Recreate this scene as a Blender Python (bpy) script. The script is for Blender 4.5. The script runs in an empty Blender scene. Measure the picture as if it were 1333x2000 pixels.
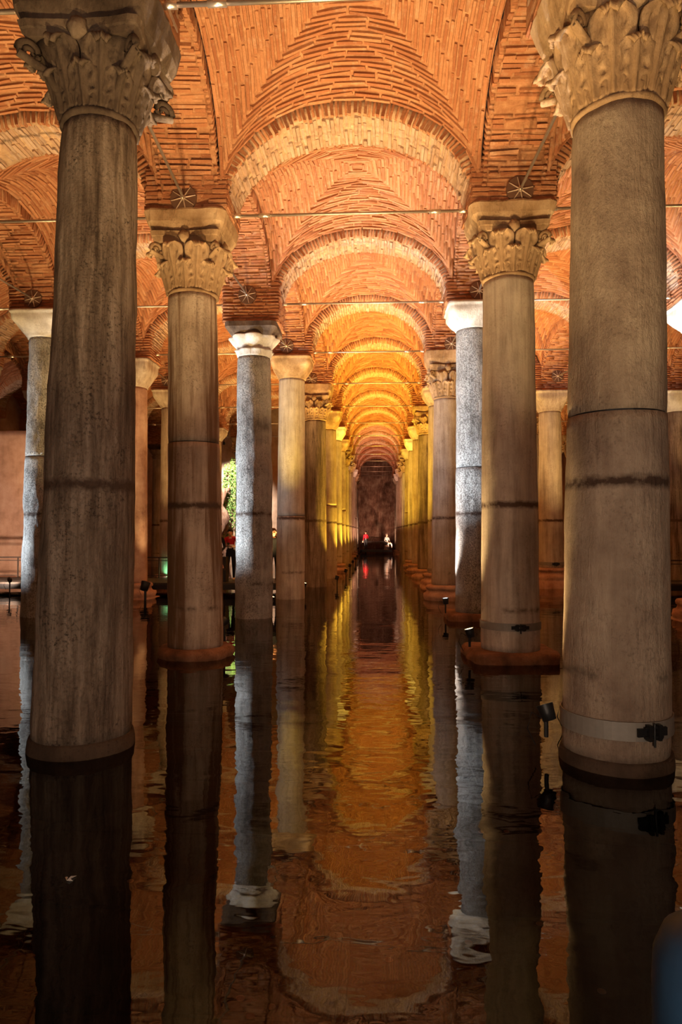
import bpy, bmesh, math, random
import numpy as np
from mathutils import Vector, Matrix, noise as mnoise

SC = bpy.context.scene
COL = SC.collection
# ------------------------------------------------------------------ camera
cam_data = bpy.data.cameras.new('camera')
cam = bpy.data.objects.new('camera', cam_data); COL.objects.link(cam)
cam_data.sensor_fit = 'HORIZONTAL'; cam_data.sensor_width = 24.0; cam_data.lens = 24.0
cam_data.clip_end = 300.0
cam.location = (0, 0, 1.95)
cam.rotation_euler = (math.radians(91.72), 0, math.radians(2.92))
SC.camera = cam
# ------------------------------------------------------------------ world and exposure
w = bpy.data.worlds.new('world'); SC.world = w; w.use_nodes = True
w.node_tree.nodes['Background'].inputs[0].default_value = (0.02, 0.012, 0.008, 1)
w.node_tree.nodes['Background'].inputs[1].default_value = 1.0
SC.view_settings.view_transform = 'Standard'
SC.view_settings.look = 'None'
SC.view_settings.gamma = 1.0
SC.view_settings.use_curve_mapping = False
SC.view_settings.exposure = 0.32
SC.cycles.max_bounces = 10
SC.cycles.diffuse_bounces = 5
SC.cycles.glossy_bounces = 4
SC.cycles.transparent_max_bounces = 8
SC.cycles.sample_clamp_indirect = 6.0
SC.cycles.use_denoising = True
# lamp colours and powers (W) used by the spotlight builders below
ORANGE = (1.0, 0.70, 0.31); AMBER = (1.0, 0.63, 0.22); GOLD = (1.0, 0.65, 0.06); ROSE = (1.0, 0.50, 0.32)
COLD = (0.74, 0.87, 1.0); WARMWHITE = (1.0, 0.80, 0.62)
P_MAIN = 1650.0

RNG = np.random.default_rng(7)
random.seed(7)
TH, PH, FPX = math.radians(2.92), math.radians(1.72), 1333.0
CAM = np.array([0, 0, 1.95])
FW = np.array([-math.sin(TH)*math.cos(PH), math.cos(TH)*math.cos(PH), math.sin(PH)])
RT = np.array([math.cos(TH), math.sin(TH), 0.0])
UPV = np.cross(RT, FW)

# ------------------------------------------------------------------ helpers
def link(o, parent=None):
    COL.objects.link(o)
    if parent is not None:
        o.parent = parent
    return o

def tag(o, label=None, cat=None, group=None, kind=None):
    if label: o['label'] = label
    if cat: o['category'] = cat
    if group: o['group'] = group
    if kind: o['kind'] = kind
    return o

def empty(name, loc=(0, 0, 0), rz=0.0):
    o = bpy.data.objects.new(name, None); link(o)
    o.location = loc; o.rotation_euler = (0, 0, rz)
    o.empty_display_size = 0.2
    return o

def mesh_np(name, V, F, mat, parent=None, smooth=False, loc=None):
    """V (n,3), F (m,k) one polygon size, or a list of lists"""
    me = bpy.data.meshes.new(name)
    V = np.ascontiguousarray(V, dtype=np.float32)
    if isinstance(F, np.ndarray):
        m, k = F.shape
        me.vertices.add(len(V)); me.vertices.foreach_set('co', V.ravel())
        me.loops.add(m*k); me.loops.foreach_set('vertex_index', np.ascontiguousarray(F, dtype=np.int32).ravel())
        me.polygons.add(m); me.polygons.foreach_set('loop_start', np.arange(0, m*k, k, dtype=np.int32))
        me.update(calc_edges=True)
    else:
        me.from_pydata([tuple(map(float, v)) for v in V], [], F)
        me.update()
    if smooth:
        me.polygons.foreach_set('use_smooth', np.ones(len(me.polygons), dtype=bool))
    if mat is not None:
        me.materials.append(mat)
    o = bpy.data.objects.new(name, me); link(o, parent)
    if loc is not None: o.location = loc
    return o

class MB:
    """collects shapes into one mesh"""
    def __init__(s): s.v = []; s.f = []
    def add(s, V, F):
        n = len(s.v); s.v += [tuple(map(float, p)) for p in V]; s.f += [[i+n for i in f] for f in F]; return s
    def box(s, c, h, rot=None, taper=1.0):
        V = []
        for z in (-1, 1):
            k = taper if z > 0 else 1.0
            for x, y in ((-1, -1), (1, -1), (1, 1), (-1, 1)):
                p = Vector((x*h[0]*k, y*h[1]*k, z*h[2]))
                if rot is not None: p = rot @ p
                V.append((p.x+c[0], p.y+c[1], p.z+c[2]))
        return s.add(V, [[3, 2, 1, 0], [4, 5, 6, 7], [0, 1, 5, 4], [1, 2, 6, 5], [2, 3, 7, 6], [3, 0, 4, 7]])
    def tube(s, pts, r, n=8, cap=True):
        pts = [Vector(p) for p in pts]; rs = r if isinstance(r, (list, tuple)) else [r]*len(pts)
        V = []; F = []
        for i, p in enumerate(pts):
            d = (pts[min(i+1, len(pts)-1)]-pts[max(i-1, 0)]).normalized()
            a = d.cross(Vector((0, 0, 1)));
            if a.length < 1e-3: a = d.cross(Vector((0, 1, 0)))
            a.normalize(); b = d.cross(a)
            for k in range(n):
                t = 2*math.pi*k/n
                V.append(p+(a*math.cos(t)+b*math.sin(t))*rs[i])
        for i in range(len(pts)-1):
            for k in range(n):
                F.append([i*n+k, i*n+(k+1) % n, (i+1)*n+(k+1) % n, (i+1)*n+k])
        if cap:
            F.append(list(range(n))[::-1]); F.append([(len(pts)-1)*n+k for k in range(n)])
        return s.add(V, F)
    def lathe(s, prof, n=24, c=(0, 0, 0), cap=True):
        V = []; F = []
        for r, z in prof:
            for k in range(n):
                t = 2*math.pi*k/n; V.append((c[0]+r*math.cos(t), c[1]+r*math.sin(t), c[2]+z))
        for i in range(len(prof)-1):
            for k in range(n):
                F.append([i*n+k, i*n+(k+1) % n, (i+1)*n+(k+1) % n, (i+1)*n+k])
        if cap:
            F.append(list(range(n))[::-1]); F.append([(len(prof)-1)*n+k for k in range(n)])
        return s.add(V, F)
    def build(s, name, mat, parent=None, smooth=False, loc=None):
        return mesh_np(name, np.array(s.v), s.f, mat, parent, smooth, loc)

def fbm(p, sc, seed=0.0, oct=3):
    return mnoise.fractal(Vector((p[0]*sc+seed, p[1]*sc-seed*0.7, p[2]*sc+seed*1.3)), 0.9, 2.0, oct)

# ------------------------------------------------------------------ materials
class NT:
    def __init__(s, name):
        s.m = bpy.data.materials.new(name); s.m.use_nodes = True; s.t = s.m.node_tree; s.t.nodes.clear()
        s.out = s.n('ShaderNodeOutputMaterial')
    def n(s, typ, **kw):
        x = s.t.nodes.new(typ)
        for k, v in kw.items():
            if hasattr(x, k): setattr(x, k, v)
        return x
    def l(s, a, b): s.t.links.new(a, b)
    def pos(s): return s.n('ShaderNodeNewGeometry').outputs['Position']
    def obj(s): return s.n('ShaderNodeTexCoord').outputs['Object']
    def mapping(s, vec, scale):
        m = s.n('ShaderNodeMapping'); m.inputs['Scale'].default_value = scale; s.l(vec, m.inputs['Vector']); return m.outputs[0]
    def noise(s, vec, scale, detail=4, rough=0.6, dist=0.0):
        x = s.n('ShaderNodeTexNoise'); s.l(vec, x.inputs['Vector'])
        x.inputs['Scale'].default_value = scale; x.inputs['Detail'].default_value = detail
        x.inputs['Roughness'].default_value = rough; x.inputs['Distortion'].default_value = dist
        return x.outputs['Fac']
    def ramp(s, fac, stops):
        r = s.n('ShaderNodeValToRGB'); s.l(fac, r.inputs[0]); e = r.color_ramp.elements
        while len(e) < len(stops): e.new(0.5)
        for i, (p, c) in enumerate(stops):
            e[i].position = p; e[i].color = (*c, 1) if len(c) == 3 else c
        return r.outputs[0]
    def mix(s, fac, a, b, typ='MIX'):
        m = s.n('ShaderNodeMix', data_type='RGBA', blend_type=typ)
        for val, i in ((fac, 0), (a, 6), (b, 7)):
            if hasattr(val, 'links'): s.l(val, m.inputs[i])
            else: m.inputs[i].default_value = val if i == 0 else (*val, 1)
        return m.outputs[2]
    def math(s, op, a, b=None, c=None, clamp=False):
        m = s.n('ShaderNodeMath', operation=op, use_clamp=clamp)
        for i, v in enumerate((a, b, c)):
            if v is None: continue
            if hasattr(v, 'links'): s.l(v, m.inputs[i])
            else: m.inputs[i].default_value = v
        return m.outputs[0]
    def bump(s, h, strength, dist=0.02, normal=None):
        b = s.n('ShaderNodeBump'); b.inputs['Strength'].default_value = strength; b.inputs['Distance'].default_value = dist
        s.l(h, b.inputs['Height'])
        if normal is not None: s.l(normal, b.inputs['Normal'])
        return b.outputs[0]
    def pbr(s, col, rough=0.8, normal=None, metal=0.0, spec=0.3, emit=None, estr=0.0):
        p = s.n('ShaderNodeBsdfPrincipled')
        if hasattr(col, 'links'): s.l(col, p.inputs['Base Color'])
        else: p.inputs['Base Color'].default_value = (*col, 1)
        if hasattr(rough, 'links'): s.l(rough, p.inputs['Roughness'])
        else: p.inputs['Roughness'].default_value = rough
        p.inputs['Metallic'].default_value = metal
        p.inputs['Specular IOR Level'].default_value = spec
        if normal is not None: s.l(normal, p.inputs['Normal'])
        if emit is not None:
            p.inputs['Emission Color'].default_value = (*emit, 1); p.inputs['Emission Strength'].default_value = estr
        s.l(p.outputs[0], s.out.inputs[0]); return s.m

def plain(name, col, rough=0.6, metal=0.0, spec=0.4):
    t = NT(name); n = t.noise(t.obj(), 14, 3)
    c = t.mix(n, tuple(v*0.75 for v in col), tuple(min(1, v*1.2) for v in col))
    return t.pbr(c, rough, t.bump(n, 0.15, 0.01), metal, spec)

def mk_brick(name, stops, joint=False):
    t = NT(name); p = t.pos()
    if joint:
        n = t.noise(p, 9, 5, 0.7)
        c = t.ramp(n, stops)
        return t.pbr(c, 0.95, t.bump(t.noise(p, 38, 5, 0.7), 0.7, 0.02), spec=0.1)
    ri = t.n('ShaderNodeNewGeometry').outputs['Random Per Island']
    ro = t.n('ShaderNodeObjectInfo').outputs['Random']
    r = t.math('FRACT', t.math('ADD', ri, ro))
    big = t.noise(p, 0.8, 3)
    f = t.math('ADD', t.math('MULTIPLY', r, 0.62), t.math('MULTIPLY', big, 0.42))
    c = t.ramp(f, stops)
    fine = t.noise(p, 24, 5, 0.7)
    lime = t.ramp(t.noise(p, 5, 6, 0.75), [(0.54, (0, 0, 0)), (0.68, (1, 1, 1))])
    c = t.mix(t.math('MULTIPLY', fine, 0.35), c, (0.20, 0.09, 0.05))
    c = t.mix(t.math('MULTIPLY', lime, 0.30), c, (0.62, 0.46, 0.33))
    nb = t.bump(t.noise(p, 26, 6, 0.75), 1.0, 0.035)
    return t.pbr(c, 0.92, nb, spec=0.15)

def mk_stone(name, dark, mid, light, streak=0.5, bumpk=0.5, grime=0.5, pit=0.0, waterline=True, seed=0.0, stain=None):
    t = NT(name); p = t.obj(); wp = t.pos()
    add = t.n('ShaderNodeVectorMath', operation='ADD'); t.l(p, add.inputs[0]); add.inputs[1].default_value = (seed, seed*1.7, 0)
    q = add.outputs[0]
    v = t.mapping(q, (5.5, 5.5, 0.45))
    s1 = t.noise(v, 1.6, 6, 0.68, 0.4)
    blot = t.noise(q, 1.7, 5, 0.62)
    f = t.math('ADD', t.math('MULTIPLY', s1, streak), t.math('MULTIPLY', blot, 1-streak))
    c = t.ramp(f, [(0.36, dark), (0.5, mid), (0.65, light)])
    speck = t.ramp(t.noise(q, 34, 5, 0.75), [(0.52, (0, 0, 0)), (0.66, (1, 1, 1))])
    patch = t.ramp(t.noise(q, 2.3, 3), [(0.42, (0, 0, 0)), (0.62, (1, 1, 1))])
    c = t.mix(t.math('MULTIPLY', t.math('MULTIPLY', speck, patch), grime), c, tuple(x*0.32 for x in dark))
    if stain is not None:      # long vertical mineral stain running down one side
        sn = t.ramp(t.noise(t.mapping(q, (3.1, 3.1, 0.16)), 1.5, 4, 0.6, 0.3), [(0.49, (0, 0, 0)), (0.58, (1, 1, 1))])
        c = t.mix(t.math('MULTIPLY', sn, 0.88), c, stain)
    if waterline:              # old high-water mark: a ragged dark band round every shaft
        sep = t.n('ShaderNodeSeparateXYZ'); t.l(wp, sep.inputs[0])
        zz = t.math('ADD', sep.outputs[2], t.math('MULTIPLY', t.math('SUBTRACT', t.noise(q, 11, 4), 0.5), 0.07))
        band = t.math('SUBTRACT', 1.0, t.math('MULTIPLY', t.math('ABSOLUTE', t.math('SUBTRACT', zz, 2.37)), 14.0), clamp=True)
        band = t.math('MULTIPLY', band, t.ramp(t.noise(q, 4.5, 4, 0.7), [(0.34, (0.25,)*3), (0.52, (1, 1, 1))]))
        c = t.mix(t.math('MULTIPLY', band, 1.5, clamp=True), c, (0.085, 0.05, 0.034))
        low = t.math('SUBTRACT', 1.0, t.math('MULTIPLY', t.math('ABSOLUTE', t.math('SUBTRACT', zz, 0.78)), 16.0), clamp=True)
        low = t.math('MULTIPLY', low, t.ramp(t.noise(q, 2.1, 4, 0.7), [(0.48, (0, 0, 0)), (0.60, (1, 1, 1))]))
        c = t.mix(t.math('MULTIPLY', low, 0.8), c, (0.07, 0.045, 0.03))
    h1 = t.noise(t.mapping(q, (1, 1, 0.45)), 26, 6, 0.72)
    h2 = t.noise(t.mapping(q, (7, 7, 0.6)), 2.2, 5, 0.65)
    h = t.math('ADD', h1, t.math('MULTIPLY', h2, 0.8))
    if pit: h = t.math('SUBTRACT', h, t.math('MULTIPLY', speck, pit))
    return t.pbr(c, 0.82, t.bump(h, bumpk, 0.05), spec=0.25)

BRICK = mk_brick('brick_orange', [(0.12, (0.33, 0.11, 0.05)), (0.45, (0.46, 0.175, 0.08)), (0.7, (0.54, 0.23, 0.11)), (0.95, (0.56, 0.29, 0.165))])
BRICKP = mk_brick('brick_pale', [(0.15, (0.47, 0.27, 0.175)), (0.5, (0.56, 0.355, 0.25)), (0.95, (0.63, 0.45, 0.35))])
JOINT = mk_brick('shaded_lime_mortar', [(0.3, (0.24, 0.095, 0.045)), (0.55, (0.35, 0.16, 0.08)), (0.75, (0.46, 0.25, 0.14))], joint=True)  # shade of the recessed joints is put into this dark mortar colour
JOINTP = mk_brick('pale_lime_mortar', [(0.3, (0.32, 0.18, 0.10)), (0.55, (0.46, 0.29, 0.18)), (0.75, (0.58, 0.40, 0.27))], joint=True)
ST_DARK = mk_stone('stone_dark_streaked', (0.07, 0.044, 0.03), (0.20, 0.14, 0.10), (0.37, 0.28, 0.215), 0.8, 0.6, 0.9, 0.6, seed=3.1)
ST_BUFF = mk_stone('stone_buff_pecked', (0.22, 0.15, 0.11), (0.36, 0.265, 0.195), (0.52, 0.405, 0.30), 0.3, 0.8, 0.45, 0.1, seed=8.7)
ST_RUST = mk_stone('stone_rust_stained', (0.23, 0.16, 0.115), (0.43, 0.325, 0.245), (0.60, 0.485, 0.385), 0.6, 0.5, 0.7, 0.3, seed=5.2, stain=(0.16, 0.08, 0.037))
ST_GREY = mk_stone('stone_grey_veined', (0.27, 0.21, 0.165), (0.43, 0.35, 0.28), (0.58, 0.49, 0.40), 0.6, 0.35, 0.45, 0.1, seed=1.4)
ST_ROUGH = mk_stone('stone_pitted', (0.17, 0.145, 0.125), (0.42, 0.38, 0.34), (0.60, 0.56, 0.51), 0.35, 1.0, 0.8, 0.8, seed=2.2)
ST_PLAIN = mk_stone('stone_brown', (0.22, 0.15, 0.105), (0.36, 0.27, 0.20), (0.50, 0.40, 0.31), 0.55, 0.35, 0.5, 0.1, seed=6.6)
ST_CAP = mk_stone('capital_marble', (0.19, 0.105, 0.05), (0.34, 0.21, 0.115), (0.50, 0.345, 0.215), 0.2, 0.45, 0.6, 0.1, waterline=False)
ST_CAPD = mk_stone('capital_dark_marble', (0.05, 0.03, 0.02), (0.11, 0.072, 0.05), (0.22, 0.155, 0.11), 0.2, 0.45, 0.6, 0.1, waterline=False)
ST_WHITE = mk_stone('capital_white_marble', (0.42, 0.36, 0.31), (0.58, 0.52, 0.46), (0.70, 0.66, 0.60), 0.25, 0.5, 0.4, 0.1, waterline=False)
ST_PLINTH = mk_stone('plinth_red_stone', (0.10, 0.042, 0.022), (0.22, 0.095, 0.048), (0.36, 0.18, 0.10), 0.1, 0.6, 0.6, 0.2, waterline=False)
ST_WET_SHADE = mk_stone('wet_shaded_drum_stone', (0.03, 0.018, 0.012), (0.06, 0.036, 0.023), (0.10, 0.063, 0.04), 0.2, 0.5, 0.6, 0.1, waterline=False)  # wet stone, darkened further with painted shade below the shaft
ST_BASE = mk_stone('base_pink_stone', (0.24, 0.12, 0.08), (0.40, 0.23, 0.16), (0.52, 0.34, 0.25), 0.2, 0.4, 0.5, 0.1, waterline=False)
PLASTER = mk_stone('pink_plaster', (0.42, 0.24, 0.16), (0.55, 0.33, 0.23), (0.62, 0.40, 0.29), 0.2, 0.12, 0.3, 0.0, waterline=False)
ROCKWALL = mk_stone('end_wall_rock', (0.09, 0.035, 0.02), (0.24, 0.11, 0.07), (0.44, 0.28, 0.20), 0.5, 0.8, 0.7, 0.3, waterline=False)
STEEL = plain('galvanised_steel', (0.42, 0.33, 0.27), 0.38, 0.85)
STEELB = plain('bright_coupler', (0.68, 0.55, 0.44), 0.3, 0.85)
BRONZE = plain('dark_plate', (0.14, 0.075, 0.05), 0.5, 0.4)
RIBM = plain('plate_rib', (0.52, 0.38, 0.28), 0.45, 0.5)
STRAP = plain('strap_steel', (0.22, 0.195, 0.17), 0.6, 0.15)
BLACK = plain('black_metal', (0.018, 0.017, 0.018), 0.45, 0.3)
DECK = plain('deck_dark', (0.035, 0.026, 0.022), 0.6)
RAILM = plain('rail_dark', (0.05, 0.035, 0.03), 0.45, 0.5)

def glow(name, col, s):
    t = NT(name); return t.pbr(col, 0.4, emit=col, estr=s)
LENS = glow('lamp_lens_warm', (1.0, 0.70, 0.32), 9.0)
LENSC = glow('lamp_lens_cold', (0.9, 0.97, 1.0), 9.0)

def mk_water():
    t = NT('cistern_water'); p = t.pos()
    n1 = t.noise(t.mapping(p, (0.9, 1.5, 1)), 1.1, 2, 0.45, 0.5)
    n2 = t.noise(t.mapping(p, (1.0, 1.8, 1)), 3.4, 2, 0.5, 0.3)
    calm = t.ramp(t.noise(p, 0.16, 2), [(0.38, (0.25,)*3), (0.62, (1, 1, 1))])
    h = t.math('ADD', n1, t.math('MULTIPLY', n2, 0.22))
    h = t.math('MULTIPLY', h, calm)
    nb = t.bump(h, 0.105, 0.12)
    fr = t.n('ShaderNodeFresnel'); fr.inputs['IOR'].default_value = 1.385; t.l(nb, fr.inputs['Normal'])
    g = t.n('ShaderNodeBsdfGlossy'); g.inputs['Roughness'].default_value = 0.012
    g.inputs['Color'].default_value = (1, 0.97, 0.93, 1); t.l(nb, g.inputs['Normal'])
    tr = t.n('ShaderNodeBsdfTransparent'); tr.inputs['Color'].default_value = (0.27, 0.17, 0.11, 1)
    mx = t.n('ShaderNodeMixShader'); t.l(fr.outputs[0], mx.inputs[0]); t.l(tr.outputs[0], mx.inputs[1]); t.l(g.outputs[0], mx.inputs[2])
    t.l(mx.outputs[0], t.out.inputs[0]); return t.m
WATER = mk_water()

def mk_floor():
    t = NT('silt_floor'); p = t.pos()
    n = t.noise(p, 1.1, 5, 0.65); n2 = t.noise(p, 9, 5, 0.7)
    c = t.ramp(t.math('ADD', t.math('MULTIPLY', n, 0.7), t.math('MULTIPLY', n2, 0.3)),
               [(0.35, (0.022, 0.017, 0.014)), (0.55, (0.045, 0.034, 0.027)), (0.75, (0.075, 0.057, 0.044))])
    return t.pbr(c, 0.9, t.bump(n2, 0.5, 0.03), spec=0.1)
FLOORM = mk_floor()

# ------------------------------------------------------------------ the grid of piers
YR = [1.55, 6.15, 10.8, 15.7, 20.2] + [24.7+4.5*k for k in range(10)]        # rows 0..14
SPR = [6.80, 6.88, 7.07, 7.28, 7.33] + [7.38]*10                             # height of the tie rods
XL = [-2.62, -2.62, -2.94, -2.83, -2.50, -2.20] + [-2.08]*9
XR = [2.14, 2.14, 2.10, 2.24, 2.10, 2.29] + [2.2]*9
XL1 = [-7.8, -7.8, -7.8, -7.82, -7.3, -7.5, -7.8, -8.1, -7.5] + [-7.8]*6
XR1 = [7.3, 7.3, 7.3, 7.36, 6.9, 6.24] + [6.5]*9
XL2 = [-12.3]*15
XR2 = [11.4]*5 + [10.7] + [10.9]*9
XL3 = [-17.2]*15
AX = [XL2, XL1, XL, XR, XR1, XR2, XL3]        # index -1 is the row beyond the outer left one
ANAME = ['outer left row', 'second left row', 'left aisle row', 'right aisle row', 'second right row', 'outer right row', 'last left row']
BNAME = ['outer left aisle', 'left side aisle', 'central aisle', 'right side aisle', 'outer right aisle', 'last left aisle']
ORD = ['entrance', 'first', 'second', 'third', 'fourth', 'fifth', 'sixth', 'seventh', 'eighth', 'ninth', 'tenth', 'eleventh', 'twelfth', 'thirteenth', 'fourteenth']
PX, PY = 0.65, 0.49           # half size of a pier
WX, WY = 0.48, 0.46           # half widths of the arch soffits (lengthwise, crosswise)
RISE, RING = 1.34, 0.25
def P(a, j): return np.array([AX[a][j], YR[j], SPR[j]])

# ------------------------------------------------------------------ bricks
SG = np.array([[-1, -1, -1], [1, -1, -1], [1, 1, -1], [-1, 1, -1], [-.93, -.9, 1], [.93, -.9, 1], [.93, .9, 1], [-.93, .9, 1]], float)
FQ = np.array([[4, 5, 6, 7], [0, 1, 5, 4], [1, 2, 6, 5], [2, 3, 7, 6], [3, 0, 4, 7]])
UNIT = {}
def unit_brick(mat, k):
    key = (mat.name, k)
    if key not in UNIT:
        r = np.random.default_rng(k+11)
        V = SG + r.uniform(-0.09, 0.09, SG.shape)*np.array([0.35, 1, 0.6])
        F = [[4, 5, 6, 7], [0, 1, 5, 4], [1, 2, 6, 5], [2, 3, 7, 6], [3, 0, 4, 7], [3, 2, 1, 0]]
        me = bpy.data.meshes.new('brick'); me.from_pydata([tuple(v) for v in V], [], F); me.materials.append(mat); me.update()
        UNIT[key] = me
    return UNIT[key]

class Bricks:
    """oriented bricks: centre, unit axes (length, thickness, outward) and half sizes"""
    def __init__(s): s.c = []; s.a = []; s.b = []; s.n = []; s.h = []
    def add(s, C, A, N, H):
        C = np.atleast_2d(C); A = np.atleast_2d(A); N = np.atleast_2d(N); H = np.broadcast_to(np.atleast_2d(H), C.shape)
        A = A/np.linalg.norm(A, axis=1, keepdims=True)
        N = N-A*np.sum(A*N, 1, keepdims=True); N = N/np.linalg.norm(N, axis=1, keepdims=True)
        B = np.cross(N, A)
        s.c.append(C); s.a.append(A); s.b.append(B); s.n.append(N); s.h.append(H)
    def emit(s, parent, mat, nmax=0, minpx=6.6):
        C, A, B, N, H = (np.concatenate(q) for q in (s.c, s.a, s.b, s.n, s.h))
        n = len(C)
        t = RNG.normal(0, 0.022, (n, 1)); A, B = A*np.cos(t)+B*np.sin(t), B*np.cos(t)-A*np.sin(t)
        C = C - N*np.where(RNG.random((n, 1)) < 0.03, 0.022, 0.0)
        H = H*RNG.uniform([0.93, 0.80, 0.85], [1.02, 1.12, 1.12], (n, 3))
        C = C + N*RNG.normal(0, 0.0042, (n, 1)) + B*RNG.normal(0, 0.0045, (n, 1))
        d = C-CAM; z = d@FW
        zz = np.maximum(z, .1)
        px = 666.5+FPX*(d@RT)/zz; py = 1000-FPX*(d@UPV)/zz
        th = 2*H[:, 1]*FPX/zz*1.6
        vis = (z > 0.5) & (px > -10) & (px < 1343) & (py > -10) & (py < 2010) & (th > minpx)
        face = np.sum(N*(CAM-C), 1) > 0
        score = np.where(vis & face, th, -1)
        pick = np.zeros(n, bool)
        if nmax:
            idx = np.argsort(-score)[:nmax]; idx = idx[score[idx] > 0]; pick[idx] = True
        for i in np.nonzero(pick)[0]:
            o = bpy.data.objects.new('brick', unit_brick(mat, int(i) % 6)); COL.objects.link(o); o.parent = parent
            M = Matrix.Identity(4)
            for k in range(3):
                M[k][0] = A[i, k]*H[i, 0]; M[k][1] = B[i, k]*H[i, 1]; M[k][2] = N[i, k]*H[i, 2]; M[k][3] = C[i, k]
            o.matrix_basis = M
        r = ~pick; m = int(r.sum())
        if m:
            S = SG[None]+RNG.uniform(-0.09, 0.09, (m, 8, 3))*np.array([0.35, 1, 0.6])
            V = C[r][:, None] + S[..., 0:1]*(A*H[:, 0:1])[r][:, None] + S[..., 1:2]*(B*H[:, 1:2])[r][:, None] + S[..., 2:3]*(N*H[:, 2:3])[r][:, None]
            F = (FQ[None]+8*np.arange(m)[:, None, None]).reshape(-1, 4)
            o = mesh_np('brickwork', V.reshape(-1, 3), F, mat, parent); o['kind'] = 'stuff'
        return int(pick.sum())

def arch(p0, p1, half0, soff, parent, detail, mat, jmat, nmax):
    """round brick arch between two piers; soff = half width of its soffit"""
    e = p1-p0; L = np.linalg.norm(e[:2]); ex = np.array([e[0], e[1], 0])/L
    side = np.array([-ex[1], ex[0], 0]); up = np.array([0, 0, 1.0])
    a = L/2-half0; mid = (p0+p1)/2; slope = e[2]/L
    th = np.linspace(0, math.pi, 241)
    def pt(t, off):
        tx, tz = -np.cos(t)*a, np.sin(t)*RISE
        nx, nz = -np.cos(t)*RISE, np.sin(t)*a
        nl = np.sqrt(nx*nx+nz*nz); nx, nz = nx/nl, nz/nl
        x = tx+nx*off; zz = tz+nz*off
        return mid + np.outer(x, ex) + np.outer(zz+x*slope, up), np.outer(nx, ex)+np.outer(nz, up)
    # mortar ring behind the bricks
    t2 = np.linspace(0, math.pi, 49)
    pin, _ = pt(t2, 0.022); pout, _ = pt(t2, RING+0.06)
    V = []; F = []
    w_ = soff-0.018
    for i in range(len(t2)):
        V += [pin[i]-side*w_, pin[i]+side*w_, pout[i]+side*w_, pout[i]-side*w_]
    for i in range(len(t2)-1):
        for k in range(4):
            F.append([4*i+k, 4*i+(k+1) % 4, 4*i+4+(k+1) % 4, 4*i+4+k])
    ring = mesh_np('arch', np.array(V), np.array(F), jmat, parent, True)
    if not detail: return ring
    pts, _ = pt(th, 0.0)
    s_ = np.concatenate([[0], np.cumsum(np.linalg.norm(np.diff(pts, axis=0), axis=1))])
    pitch = 0.070
    n = int(s_[-1]/pitch)
    tt = np.interp((np.arange(n)+0.5)*s_[-1]/n + RNG.normal(0, 0.006, n), s_, th)
    C0, N0 = pt(tt, 0.0)
    bk = Bricks(); face = Bricks(); fd = 0.07
    rows = [[(-soff, -soff*.1), (-soff*.1, soff)], [(-soff, -soff*0.5), (-soff*.5, soff*.5), (soff*0.5, soff)], [(-soff, soff*.25), (soff*.25, soff)]]
    hr = RING/2
    for i in range(n):
        for sg in (-1, 1):
            face.add(C0[i]+N0[i]*(hr+.008)+side*sg*(soff-fd/2+RNG.uniform(-.008, .008)), side, -N0[i], [fd/2, 0.025, hr])
        for lo, hi in rows[(i*2+i//3) % 3]:
            lo, hi = max(lo, -soff+fd), min(hi, soff-fd)
            c = C0[i]+N0[i]*(hr+RNG.uniform(-.012, .012))+side*((lo+hi)/2+RNG.uniform(-.012, .012))
            bk.add(c, side, -N0[i], [(hi-lo)/2-0.001, 0.026, hr])
    bk.emit(ring, mat, nmax, 6.6)
    face.emit(ring, BRICK, nmax//3, 6.6)
    return ring

def fprof(t): return (RISE+RING-0.035)*np.sqrt(np.clip(1-0.985*np.abs(t)**2.1, 0, 1))

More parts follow.
